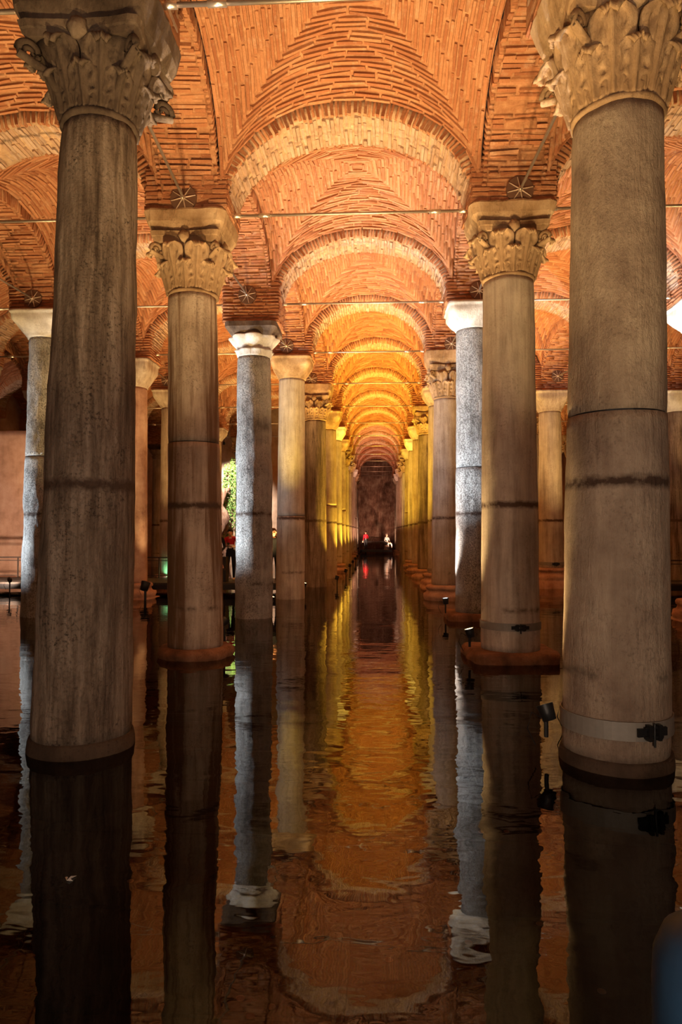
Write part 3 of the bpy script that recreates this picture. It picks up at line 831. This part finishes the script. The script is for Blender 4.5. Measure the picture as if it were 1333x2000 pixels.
# ------------------------------------------------------------------ tie rods and anchor plates
def tie_rod(p0, p1, label, group, r=.024, detail=True):
    root = empty('tie_rod', tuple((p0+p1)/2)); mid = Vector((p0+p1)/2)
    tag(root, label, 'tie rod', group)
    A, B = Vector(p0)-mid, Vector(p1)-mid; d = (B-A).normalized()
    MB().tube([A, B], r, 8).build('rod', STEEL, root, True)
    if detail:
        for e, sg in ((A, 1), (B, -1)):
            MB().tube([e+d*sg*.42, e+d*sg*.60], r*1.5, 10).build('coupler', STEELB, root, True)
            MB().tube([e-d*sg*.02, e+d*sg*.13], r*1.55, 10).build('socket', STEELB, root, True)
for a in range(5):
    for j in range(1, {0: 8, 1: 8, 2: 14, 3: 11, 4: 11}[a]+1):
        if a in (0, 4) and j < 2: continue
        p0, p1 = P(a, j), P(a+1, j); e = (p1-p0)/np.linalg.norm(p1-p0)
        tie_rod(p0+e*(PX-.01), p1-e*(PX-.01), f'steel tie rod crossing the {BNAME[a]} at its {ORD[j]} pair of columns', 'cross tie rods under the arches', .024, j < 9)
for a in (1, 2, 3, 4):
    for j in range(1, 7):
        p0, p1 = P(a, j), P(a, j+1)
        e = (p1-p0)/np.linalg.norm(p1-p0); dz = np.array([-.06 if a < 3 else .08, 0, .07])
        q0 = p0+e*(PY-.02)+dz; q1 = p1-e*(PY-.02)+dz
        tie_rod(q0, q1, f'lengthwise tie rod from {ORD[j]} to {ORD[j+1]} column of the {ANAME[a]}', 'lengthwise tie rods', .022, False)
        root = empty('anchor_plate', (q1[0], P(a, j+1)[1]-PY-.012, q1[2]))
        tag(root, f'round ribbed anchor plate above the {ORD[j+1]} column of the {ANAME[a]}', 'anchor plate', 'round anchor plates')
        m = MB(); n = 32
        V = [(.205*math.cos(2*math.pi*k/n), y_, .205*math.sin(2*math.pi*k/n)) for y_ in (0, -.03) for k in range(n)]+[(0, -.038, 0)]
        F = [[k, (k+1) % n, n+(k+1) % n, n+k] for k in range(n)]+[[n+k, n+(k+1) % n, 2*n] for k in range(n)]+[list(range(n))[::-1]]
        m.add(V, F).build('plate_disc', BRONZE, root)
        for k in range(8):
            t = 2*math.pi*k/8+.2; d = Vector((math.cos(t), 0, math.sin(t)))
            MB().tube([d*.03+Vector((0, -.045, 0)), d*.195+Vector((0, -.034, 0))], [.011, .006], 6).build('rib', RIBM, root)
        MB().tube([(0, -.02, 0), (0, -.10, 0)], [.045, .026], 10).build('hub', STEELB, root, True)

# ------------------------------------------------------------------ spotlights of the cistern and added fill lamps
def spotlight(loc, aim, power, col, label, spread=90, radius=.06, lens=LENS, post=0.0, group='spotlights at the column feet', stand=False, blend=.8, hang=0.0):
    root = empty('spotlight', loc); tag(root, label, 'spotlight', group)
    d = (Vector(aim)-Vector(loc)).normalized()
    q = d.to_track_quat('Z', 'Y').to_matrix()
    sc_ = 1.8 if stand else 1.0
    m = MB(); prof = [(.035, -.10), (.06, -.095), (.068, -.02), (.075, .03), (.075, .045)]
    V = []; F = []; n = 16
    for r, z in prof:
        for k in range(n):
            t = 2*math.pi*k/n; V.append(q @ Vector((r*sc_*math.cos(t), r*sc_*math.sin(t), z*sc_)))
    for i in range(len(prof)-1):
        for k in range(n): F.append([i*n+k, i*n+(k+1) % n, (i+1)*n+(k+1) % n, (i+1)*n+k])
    F.append(list(range(n))[::-1]); m.add(V, F).build('lamp_head', BLACK, root, True)
    V = [q @ Vector((.068*sc_*math.cos(2*math.pi*k/n), .068*sc_*math.sin(2*math.pi*k/n), .036*sc_)) for k in range(n)]
    V += [v - (q @ Vector((0, 0, .01))) for v in V]
    F = [list(range(n)), [n+k for k in range(n)][::-1]]+[[k, n+k, n+(k+1) % n, (k+1) % n] for k in range(n)]
    MB().add(V, F).build('lens', lens, root)
    bot = hang if hang else -post if post else -loc[2]-.5
    MB().tube([(-.0, .0, .03 if hang else -.06), (0, 0, bot)], .02*sc_, 8).build('post', BLACK, root)
    MB().tube([(-.05, 0, -.07), (-.13, -.02, -.02), (-.17, -.03, -.16), (-.10, -.03, -.30)], .006, 6).build('cable', BLACK, root)
    ld = bpy.data.lights.new('spot_beam', 'SPOT'); ld.energy = power; ld.color = col
    ld.spot_size = math.radians(spread); ld.spot_blend = blend; ld.shadow_soft_size = radius
    lo = bpy.data.objects.new('spot_beam', ld); link(lo, root)
    lo.location = d*.07*sc_; lo.rotation_euler = d.to_track_quat('-Z', 'Y').to_euler()
    return root

def zone(j):
    if j <= 3: return ORANGE
    if j == 4: return AMBER
    if j <= 9: return GOLD
    if j == 10: return AMBER
    return ROSE
ppow = {1: 1.0, 2: 1.0, 3: 1.0, 4: 1.2, 5: 1.5, 6: 1.5, 7: 1.4, 8: 1.3, 9: 1.0, 10: .7, 11: .6, 12: .5, 13: .4, 14: .2}
for j in range(1, 14):
    xl, xr, y = AX[2][j], AX[3][j], YR[j]
    cx = (xl+xr)/2
    # aisle side
    if j in (1, 2): pl = (xl+.05, y+.72, .32)
    elif j in (3, 4): pl = (xl+.30, y+.80, .36)
    else: pl = (xl+.82, y-.35, .36)
    spotlight(pl, (pl[0]+(2.1 if j > 4 else 1.3), y+.6, 7.0), P_MAIN*ppow[j]*(.6 if j == 2 else 1), zone(j), f'small black spotlight beside the {ORD[j]} column of the {ANAME[2]}')
    if j == 1: pr = (1.49, 6.12, .40)
    elif j == 2: pr = (1.45, 10.72, .42)
    else: pr = (xr-.05, y+.84, .36)
    spotlight(pr, (pr[0]-(1.9 if j == 1 else 1.75 if j == 2 else 1.3), y+(2.0 if j == 1 else .12 if j == 2 else .6), 7.0), P_MAIN*ppow[j]*(.6 if j == 1 else 1.2 if j == 2 else 1), zone(j), f'small black spotlight beside the {ORD[j]} column of the {ANAME[3]}', 80 if j == 1 else 62 if j == 2 else 90, post=.24 if j < 3 else 0)
for a, off, js, pw in ((2, -.55, range(1, 8), .75), (3, .55, range(1, 11), .8)):
    for j in js:
        x, y = AX[a][j], YR[j]
        spotlight((x+off*.6, y+.84, .3), (x+off*3.2, y+1.6, 7.0), P_MAIN*pw, ORANGE if j < 4 else AMBER, f'spotlight for the side aisle behind the {ORD[j]} column of the {ANAME[a]}')
for a, js, pw in ((1, (2, 3, 4, 5, 6), .8), (4, (2, 3, 4, 5, 6, 7, 9), .8), (0, (5,), .5), (5, (4, 6, 8), .6)):
    for j in js:
        x, y = AX[a][j], YR[j]
        spotlight((x-.1, y+.86, .3), (x+(.6 if a < 2 else -.6), y+2.2, 7.0), P_MAIN*pw, AMBER if j > 3 else ORANGE, f'spotlight behind the {ORD[j]} column of the {ANAME[a]}')
# cold white lamps; the unseen ones behind columns are added to light stone faces
spotlight((-2.62, 7.05, .3), (-2.0, 6.35, 5.95), 1300, COLD, 'added narrow cold spotlight behind the large dark column', 15, .03, LENSC, 0, 'cold white spotlights')
spotlight((1.95, 6.9, .3), (1.5, 6.2, 5.9), 1300, COLD, 'added narrow cold spotlight behind the large buff column', 15, .03, LENSC, 0, 'cold white spotlights')
spotlight((1.58, 15.66, .42), (.7, 15.72, 7.6), 1700, (1, .90, .84), 'pale spotlight on the plinth of the whitish column', 64, .05, LENSC, .3, 'cold white spotlights')
spotlight((-3.3, 46.4, .4), (-2.3, 47.2, 4.0), 1600, COLD, 'cold white spotlight far down the left aisle row', 50, .05, LENSC, 0, 'cold white spotlights')
spotlight((-2.75, 16.75, .4), (-2.3, 20.0, 6.9), 1500, (1, .70, .12), 'golden spotlight behind the pitted column aimed at the golden cushion capital', 46, .05, LENS, 0, 'golden spotlights')
cold = [((-2.55, 11.42, .45), (2.2, 15.5, 4.4), 4200, 36, 'added cold white spotlight behind the rust stained column'),  # hidden lamp added to whiten the column beyond
        ((-6.9, 14.6, .5), (-2.9, 15.6, 3.6), 2600, 64, 'added cold white spotlight hidden behind the large dark column'),
        ((-12.2, 14.6, .5), (-7.9, 15.6, 3.0), 2800, 60, 'cold white spotlight outside the left edge'),
        ((2.9, 13.9, .4), (7.2, 15.4, 6.6), 4000, 36, 'added cold white spotlight behind the grey brown strapped column')]
for loc, aim, pw, sp, lb in cold:
    spotlight(loc, aim, pw, COLD, lb, sp, .05, LENSC, 0, 'cold white spotlights')
spotlight((-6.62, 19.35, .45), (-5.4, 21.5, 7.0), 300, ORANGE, 'large black spotlight on a stand beside the walkway', 70, .08, LENS, 0, 'stand spotlights', True)
spotlight((-1.62, 62.6, .5), (-.2, 68.2, 4.2), 650, (1, .62, .42), 'small lamp at the left end of the far platform', 62, .05, LENSC, 0, 'far platform lamps')
spotlight((1.68, 62.4, .5), (.2, 68.2, 4.2), 650, (1, .62, .42), 'small lamp at the right end of the far platform', 62, .05, LENSC, 0, 'far platform lamps')
spotlight((-8.6, 38.2, 7.0), (-8.7, 41.2, 3.8), 4200, (1.0, 1.0, .86), 'added lamp standing in for daylight above the hanging greenery', 75, .1, LENSC, .1, 'added greenery lamps', hang=1.55)  # added lamp in place of daylight falling through a light well
spotlight((-11.2, 20.4, .5), (-15.6, 27.0, 2.8), 1500, (1, .72, .52), 'added warm spotlight on the walkway side aimed at the pink plaster wall', 80, .06, LENS, 0, 'added plaster wall lamps')  # unseen lamp added to brighten the plaster wall
for xx in (-.9, .8):  # added fill lamps out of view that lift the front columns
    spotlight((xx, -2.6, 1.1), (xx*2.4, 7.0, 2.6), 370 if xx < 0 else 560, (1, .77, .57), f'added fill spotlight behind the viewpoint on the {"left" if xx < 0 else "right"} side, lighting the front columns', 95, .3, LENS, 0, 'added entrance fill lamps')
for xx in (-2.5, 2.1):  # added uplights that brighten the near vault and bounce light forward
    spotlight((xx*.8, 2.6, .4), (xx*.4, 3.4, 7), P_MAIN*.5, ORANGE, f'added fill uplight near the viewpoint, {"left" if xx < 0 else "right"} side of the central aisle', 100, .06, LENS, 0, 'added entrance fill lamps')
spotlight((-7.35, 23.95, .3), (-7.55, 24.7, .9), 45, (.2, 1.0, .5), 'small green lamp behind the walkway at the foot of a column', 70, .06, LENSC, .3, 'green lamps')

# ------------------------------------------------------------------ walkways
def walkway(x0, x1, y0, y1, zt, label, rail_segments, posts_y, cat='walkway'):
    root = empty('walkway', ((x0+x1)/2, (y0+y1)/2, 0)); cx, cy = (x0+x1)/2, (y0+y1)/2
    tag(root, label, cat)
    n = max(2, int((x1-x0)/.9))
    for k in range(n):
        xa = x0+(x1-x0)*k/n; xb = x0+(x1-x0)*(k+1)/n
        MB().box(((xa+xb)/2-cx, 0, zt-.025), ((xb-xa)/2-.008, (y1-y0)/2, .025)).build('deck_panel', DECK, root)
    for yy in (y0+.04, y1-.04): MB().box((0, yy-cy, zt-.13), ((x1-x0)/2, .04, .08)).build('beam', BLACK, root)
    x = x0+.5
    while x < x1-.2:
        for yy in (y0+.2, y1-.2): MB().tube([(x-cx, yy-cy, zt-.1), (x-cx, yy-cy, -.53)], .05, 8).build('leg', BLACK, root)
        x += 2.4
    return root
def railing(x0, x1, y, zt, h, label, step=1.2):
    root = empty('railing', ((x0+x1)/2, y, zt)); cx = (x0+x1)/2
    tag(root, label, 'railing')
    MB().box((0, 0, h), ((x1-x0)/2, .03, .02)).build('top_rail', RAILM, root)
    for hh in (h-.11, h*.12): MB().box((0, 0, hh), ((x1-x0)/2, .012, .012)).build('rail', RAILM, root)
    n = max(1, int(round((x1-x0)/step)))
    for k in range(n+1):
        x = x0+(x1-x0)*k/n
        MB().box((x-cx, 0, h/2), (.016, .022, h/2)).build('post', RAILM, root)
walkway(-16.5, -3.1, 21.3, 23.6, .36, 'low dark walkway crossing the left side aisles above the water', None, None)
railing(-16.4, -6.3, 23.5, .36, .72, 'dark metal railing along the walkway on the left side')
walkway(8.6, 13.2, 21.6, 23.4, .36, 'low dark walkway at the right edge of the picture', None, None)
railing(8.7, 13.1, 21.7, .36, .72, 'dark metal railing on the walkway at the right edge')
walkway(-1.45, 1.5, 63.2, 66.2, .34, 'dark platform at the far end of the central aisle', None, None)
railing(-1.4, 1.45, 66.0, .34, .75, 'thin dark railing along the far platform in front of the rock wall')

# ------------------------------------------------------------------ people
def body(root, J, bones, tags, mats, name='body'):
    me = bpy.data.meshes.new(name); names = list(J)
    ix = {n: i for i, n in enumerate(names)}
    me.from_pydata([J[n][0] for n in names], [(ix[a], ix[b]) for a, b, _ in bones], []); me.update()
    o = bpy.data.objects.new(name, me); COL.objects.link(o)
    md = o.modifiers.new('skin', 'SKIN'); md.use_smooth_shade = True
    for n in names:
        sv = me.skin_vertices[0].data[ix[n]]; r = J[n][1]
        sv.radius = r if isinstance(r, tuple) else (r, r)
        sv.use_root = n == 'pelvis'
    ss = o.modifiers.new('sub', 'SUBSURF'); ss.levels = 2; ss.render_levels = 2
    dg = bpy.context.evaluated_depsgraph_get(); dg.update()
    m2 = bpy.data.meshes.new_from_object(o.evaluated_get(dg)); m2.name = name
    o.modifiers.clear(); old = o.data; o.data = m2; bpy.data.meshes.remove(old)
    m2.materials.clear(); keys = list(mats)
    for k in keys: m2.materials.append(mats[k])
    segs = [(np.array(J[a][0]), np.array(J[b][0]), keys.index(t)) for a, b, t in bones]
    for p in m2.polygons:
        c = np.array(p.center); best = 9; bi = 0
        for A, B, t in segs:
            ab = B-A; q = min(1, max(0, np.dot(c-A, ab)/max(1e-9, np.dot(ab, ab)))); dd = np.linalg.norm(c-(A+ab*q))
            if dd < best: best, bi = dd, t
        p.material_index = bi; p.use_smooth = True
    o.parent = root
    return o

def cloth(col, rough=.85): return plain('cloth_%d_%d_%d' % tuple(int(v*255) for v in col), col, rough, 0, .15)
SKIN = plain('skin', (.55, .30, .20), .6, 0, .3); HAIRB = plain('black_hair', (.012, .009, .008), .45)
def stand_pose():
    J = {'pelvis': ((0, 0, .92), (.15, .11)), 'waist': ((0, 0, 1.08), (.135, .10)), 'belly': ((0, 0, 1.19), (.14, .105)), 'chest': ((0, 0, 1.31), (.155, .11)), 'collar': ((0, .005, 1.41), (.10, .075)), 'neck': ((0, 0, 1.47), .052),
         'jaw': ((0, -.03, 1.545), (.062, .072)), 'skull': ((0, -.005, 1.63), (.078, .095)), 'crown': ((0, .0, 1.70), (.055, .065)), 'nose': ((0, -.125, 1.595), .012)}
    for s, n in ((-1, 'R'), (1, 'L')):
        J.update({'shoulder'+n: ((s*.175, .0, 1.385), .062), 'elbow'+n: ((s*.235, .03, 1.11), .044), 'wrist'+n: ((s*.25, -.06, .87), .029), 'palm'+n: ((s*.25, -.085, .79), .034),
                  'hip'+n: ((s*.09, 0, .87), (.088, .095)), 'knee'+n: ((s*.10, -.02, .48), .058), 'ankle'+n: ((s*.10, .025, .10), .040), 'heel'+n: ((s*.10, .04, .05), .038), 'toe'+n: ((s*.115, -.15, .035), .034)})
    return J
def add_fingers(J, bones, n, s, direction, tagn):
    p = Vector(J['palm'+n][0]); d = Vector(direction).normalized(); sd = d.cross(Vector((0, 0, 1)));
    sd = sd.normalized() if sd.length > .1 else Vector((1, 0, 0))
    for k, (off, ln) in enumerate(((-.026, .065), (-.009, .078), (.009, .074), (.026, .058))):
        a_ = f'f{n}{k}a'; b_ = f'f{n}{k}b'
        J[a_] = (tuple(p+sd*off+d*(.045+ln*.45)), .0085); J[b_] = (tuple(p+sd*off*1.1+d*(.045+ln)+Vector((0, -.014, -.008))), .0075)
        bones += [('palm'+n, a_, tagn), (a_, b_, tagn)]
    J[f'f{n}t'] = (tuple(p+sd*.05*s+d*.03), .0095); J[f'f{n}u'] = (tuple(p+sd*.058*s+d*.065), .008)
    bones += [('palm'+n, f'f{n}t', tagn), (f'f{n}t', f'f{n}u', tagn)]
def make_person(label, loc, rz, over, top, legs_, shoes, sleeve='top', shin='legs', mid=None, hairlong=False, fing=((0, -.3, -1), (0, -.3, -1)), scale=1.0, hairmat=None):
    root = empty('person', loc, rz); root.scale = (scale,)*3; tag(root, label, 'person')
    J = stand_pose()
    for k, v in over.items(): J[k] = (v, J[k][1])
    md = 'mid' if mid is not None else 'top'
    bones = [('pelvis', 'waist', 'legs'), ('waist', 'belly', md), ('belly', 'chest', 'top'), ('chest', 'collar', 'top'), ('collar', 'neck', 'skin'), ('neck', 'jaw', 'skin'), ('jaw', 'skull', 'skin'), ('skull', 'crown', 'hair'), ('jaw', 'nose', 'skin')]
    for n in 'RL':
        bones += [('collar', 'shoulder'+n, 'top'), ('shoulder'+n, 'elbow'+n, 'top'), ('elbow'+n, 'wrist'+n, sleeve), ('wrist'+n, 'palm'+n, 'skin'),
                  ('pelvis', 'hip'+n, 'legs'), ('hip'+n, 'knee'+n, 'legs'), ('knee'+n, 'ankle'+n, shin), ('ankle'+n, 'heel'+n, 'shoes'), ('heel'+n, 'toe'+n, 'shoes')]
    add_fingers(J, bones, 'R', 1, fing[0], 'skin'); add_fingers(J, bones, 'L', -1, fing[1], 'skin')
    hm = hairmat or HAIRB
    mats = {'skin': SKIN, 'top': top, 'mid': mid or top, 'legs': legs_, 'shoes': shoes, 'hair': hm}
    body(root, J, bones, None, mats)
    # hair cap, eyes and ears
    sk = Vector(J['skull'][0]); jw = Vector(J['jaw'][0]); upd = (sk-jw).normalized()
    fwd = Vector((0, -1, 0)); fwd = (fwd-upd*fwd.dot(upd)).normalized(); rt_ = fwd.cross(upd)
    V = []; F = []; n1, n2 = 9, 18
    for i in range(n1+1):
        ph = math.pi*(.72 if hairlong else .60)*i/n1
        for k in range(n2):
            t = 2*math.pi*k/n2; front = max(0, math.cos(t))
            p_ = ph*(1-.42*front); r = 1+.04*math.sin(k*5.1+i*2.3)
            V.append(sk+upd*(.105*r*math.cos(p_)+.008)+(fwd*math.cos(t)*.112*math.sin(p_)+rt_*math.sin(t)*.094*math.sin(p_))*r-fwd*.012)
    for i in range(n1):
        for k in range(n2): F.append([i*n2+k, i*n2+(k+1) % n2, i*n2+n2+(k+1) % n2, i*n2+n2+k])
    m = MB().add(V, F)
    if hairlong:
        for k in range(9):
            t = (k-4)*.32; b = sk-fwd*(.085*math.cos(t))+rt_*.095*math.sin(t)
            m.tube([b+upd*.03, b-upd*.08-fwd*.015, b-upd*.22-fwd*.03, b-upd*.34-fwd*.02], [.03, .034, .03, .012], 7)
    m.build('hair', hm, root, True)
    for s in (-1, 1):
        c = jw.lerp(sk, .78)+fwd*.088+rt_*s*.032
        MB().lathe([(.002, -.009), (.010, -.004), (.010, .004), (.002, .009)], 8, tuple(c)).build('eye', BLACK, root, True)
        e = jw.lerp(sk, .62)+rt_*s*.085
        MB().lathe([(.004, -.03), (.014, -.015), (.018, .008), (.012, .026), (.003, .03)], 8, tuple(e)).build('ear', SKIN, root, True)
    mo = jw+fwd*.078-upd*.004
    MB().box(tuple(mo), (.024, .006, .006)).build('mouth', plain('lips', (.35, .12, .10)), root)
    return root
BLK = cloth((.012, .012, .014)); RED = cloth((.42, .02, .03)); WHT = cloth((.72, .68, .64)); DKG = cloth((.03, .03, .035)); SHOEW = cloth((.70, .60, .52))
phone_pose = {'elbowR': (-.24, -.03, 1.12), 'wristR': (-.09, -.27, 1.13), 'palmR': (-.045, -.33, 1.16), 'elbowL': (.24, -.03, 1.12), 'wristL': (.09, -.27, 1.12), 'palmL': (.045, -.33, 1.14),
              'neck': (0, -.02, 1.47), 'jaw': (0, -.085, 1.525), 'skull': (0, -.07, 1.615), 'crown': (0, -.055, 1.685), 'nose': (0, -.185, 1.56)}
make_person('dark haired person in red and white jacket, head bowed over a phone', (-4.84, 22.6, .36), 0, phone_pose, RED, BLK, SHOEW, sleeve='mid', mid=WHT, fing=((.35, -1, .3), (-.35, -1, .3)))
ph = MB().box((0, 0, 0), (.036, .005, .073), Matrix.Rotation(-.5, 3, 'X')).build('phone', BLACK, None, loc=(-4.84, 22.2, .36+1.19))
tag(ph, 'small black phone held by the person in the red and white jacket', 'phone')
sit = {'pelvis': (0, 0, .92), 'waist': (0, 0, 1.06), 'hipR': (-.09, -.03, .90), 'hipL': (.09, -.03, .90), 'kneeR': (-.02, -.46, .88), 'ankleR': (.17, -.52, .48), 'heelR': (.17, -.49, .44), 'toeR': (.24, -.66, .42),
       'kneeL': (.10, -.44, .80), 'ankleL': (.02, -.42, .36), 'heelL': (.02, -.40, .32), 'toeL': (.02, -.58, .28), 'elbowR': (-.24, -.05, 1.12), 'wristR': (-.12, -.30, 1.02), 'palmR': (-.08, -.37, 1.0), 'elbowL': (.24, -.05, 1.12), 'wristL': (.12, -.30, 1.0), 'palmL': (.08, -.36, .98)}
make_person('person in black seated with bare crossed legs beside the red and white jacket', (-5.10, 21.75, .36), .25, sit, BLK, BLK, DKG, shin='skin', hairlong=True, fing=((.2, -1, -.1), (-.2, -1, -.1)))
cs = MB().box((0, 0, .405), (.30, .24, .40)).build('equipment_case', BLACK, None, loc=(-5.11, 21.93, .36))
tag(cs, 'tall black case on the walkway used as a seat', 'case')
make_person('person in black with long brown hair, glimpsed between two columns on the walkway', (-3.34, 22.2, .36), .4, {}, BLK, BLK, BLK, hairlong=True, hairmat=plain('brown_hair', (.09, .035, .015), .4))
make_person('far person with long black hair, red top and black trousers on the end platform', (-.93, 64.0, .34), -.35, {'elbowL': (.26, -.05, 1.12), 'wristL': (.14, -.26, 1.05), 'palmL': (.10, -.32, 1.06)}, cloth((.60, .015, .03)), BLK, BLK, sleeve='mid', mid=None, hairlong=True)
make_person('far pale dressed person with white top sitting down on the end platform', (1.0, 63.8, .34-.42), .6,
            {**sit, 'kneeR': (-.16, -.46, .92), 'ankleR': (-.20, -.50, .50), 'heelR': (-.20, -.47, .46), 'toeR': (-.22, -.66, .44), 'kneeL': (.16, -.46, .92), 'ankleL': (.20, -.50, .50), 'heelL': (.20, -.47, .46), 'toeL': (.22, -.66, .44)},
            cloth((.30, .28, .26)), cloth((.24, .22, .21)), DKG, hairmat=plain('grey_hair', (.5, .45, .4)), scale=1.12)
bx = MB().box((0, 0, .20), (.24, .20, .20), taper=.92).build('stone_block', ST_BASE, None, loc=(1.0, 63.92, .34)); tag(bx, 'low stone block under the far seated person', 'block')

# ------------------------------------------------------------------ greenery, coins, scraps
def greenery():
    root = empty('hanging_plant', (-9.0, 40.9, 0)); tag(root, 'bright green hanging moss and leaves lit on the back wall, seen between two columns', 'plant')
    t = NT('leaf_green'); ri = t.n('ShaderNodeNewGeometry').outputs['Random Per Island']
    LM = t.pbr(t.ramp(ri, [(0.0, (.03, .09, .01)), (.5, (.11, .24, .025)), (1.0, (.40, .46, .12))]), .6)
    r = np.random.default_rng(5); V = []; F = []; st = MB()
    for s in range(34):
        x = r.uniform(-.15, .95); top = 6.4-abs(x-.4)*1.2+r.uniform(-.5, .2); ln = r.uniform(1.5, 5.0)
        y = r.uniform(-.35, .1); pts = []
        z = top
        while z > max(1.6, top-ln):
            x += r.normal(0, .025); pts.append((x, y, z))
            for _ in range(3):
                a_ = r.uniform(0, 6.28); L = r.uniform(.06, .15); d = np.array([math.cos(a_), math.sin(a_)*.7, r.uniform(-.9, .1)]); d /= np.linalg.norm(d)
                sd = np.cross(d, [0, 1, .3]); sd /= np.linalg.norm(sd)+1e-6; p = np.array([x, y, z]); up = np.cross(sd, d)*.012
                n = len(V); V += [p, p+d*L*.5+sd*L*.3+up, p+d*L, p+d*L*.5-sd*L*.3+up, p+d*L*.5-up*1.5]
                F += [[n, n+1, n+2, n+3], [n, n+4, n+1], [n+1, n+4, n+2], [n+2, n+4, n+3], [n+3, n+4, n]]
            z -= .09
        if len(pts) > 1: st.tube(pts, .009, 5)
    o = mesh_np('foliage', np.array(V), F, LM, root); o['kind'] = 'stuff'
    st.build('stem', plain('stem', (.12, .10, .04)), root)
greenery()
rk = loft([([(x*(.5+.2*math.sin(z*3)), y*.35) for x, y in square_ring(1, .4, 32)], z) for z in np.linspace(-.5, 4.6, 16)], 'rock_pillar', ROCKWALL, None, .25, 4)
rk.location = (-9.45, 40.5, 0); tag(rk, 'dark rough rock pillar beside the hanging greenery', 'rock')

COIN = [plain('coin_copper', (.55, .25, .12), .4, .6), plain('coin_silver', (.60, .52, .45), .35, .6)]
coins = [(.071, 3.993), (.333, 4.058), (-.715, 3.63), (-.543, 3.573), (-.606, 4.294), (-1.982, 3.883), (1.065, 5.723), (.855, 5.703), (-1.043, 5.103), (-.05, 5.948), (.55, 4.183), (-.525, 4.867), (-1.725, 4.785), (1.2, 3.78), (-2.035, 6.134), (-.6, 6.242), (-.64, 3.5), (.02, 3.48), (-1.9, 3.55), (1.02, 4.4)]
for k, (x, y) in enumerate(coins):
    o = MB().lathe([(.020, 0), (.0235, .0008), (.0235, .0026), (.021, .0034), (.019, .0024)], 20).build('coin', COIN[k % 2], None, False, (x, y, -.497))
    o.rotation_euler = (.05*math.sin(k), .05*math.cos(k), k)
    tag(o, ('small copper coloured coin' if k % 2 == 0 else 'small silvery coin')+' lying on the floor under the water', 'coin', ('copper' if k % 2 == 0 else 'silvery')+' coins under the water')
m = MB()
for k, (ang, ln) in enumerate(((1.1, .07), (2.0, .055), (.2, .035))):
    d = Vector((math.cos(ang), math.sin(ang), .05)); sd = Vector((-d.y, d.x, 0))
    m.add([(0, 0, .006), d*ln*.5+sd*.008+Vector((0, 0, .012)), d*ln, d*ln*.5-sd*.008+Vector((0, 0, .010)), d*ln*.5+Vector((0, 0, .001))], [[0, 3, 2, 1], [0, 1, 4], [1, 2, 4], [2, 3, 4], [3, 0, 4]])
o = m.build('feather', cloth((.5, .48, .46)), None, loc=(-1.73, 3.79, 0)); tag(o, 'small white feather scrap floating on the water at lower left', 'feather')
# dark pipe lying on the floor across the aisle
o = MB().tube([(-4.6, 8.75, -.44), (-2.0, 8.83, -.45), (0, 8.82, -.44), (2.6, 8.70, -.44), (5.2, 8.55, -.44)], .05, 10).build('sunken_pipe', BLACK, None, True)
tag(o, 'thin dark pipe lying under the water straight across the aisle', 'pipe')
# made-up rounded form for an unidentified dark blue shape at the lower right corner
root = empty('blue_stand_in', (.915, 1.9, -.52)); tag(root, 'dark blue rounded stand-in shape rising at the lower right corner, cut by the frame', 'post')
BLUE = plain('navy_blue', (.012, .035, .075), .5)
MB().lathe([(.17, 0), (.17, 1.24), (.165, 1.33), (.14, 1.39), (.09, 1.425), (.02, 1.44)], 28).build('stand_in_body', BLUE, root, True)
MB().lathe([(.172, .60), (.180, .605), (.180, .63), (.172, .635)], 28, cap=False).build('collar', BLUE, root, True)
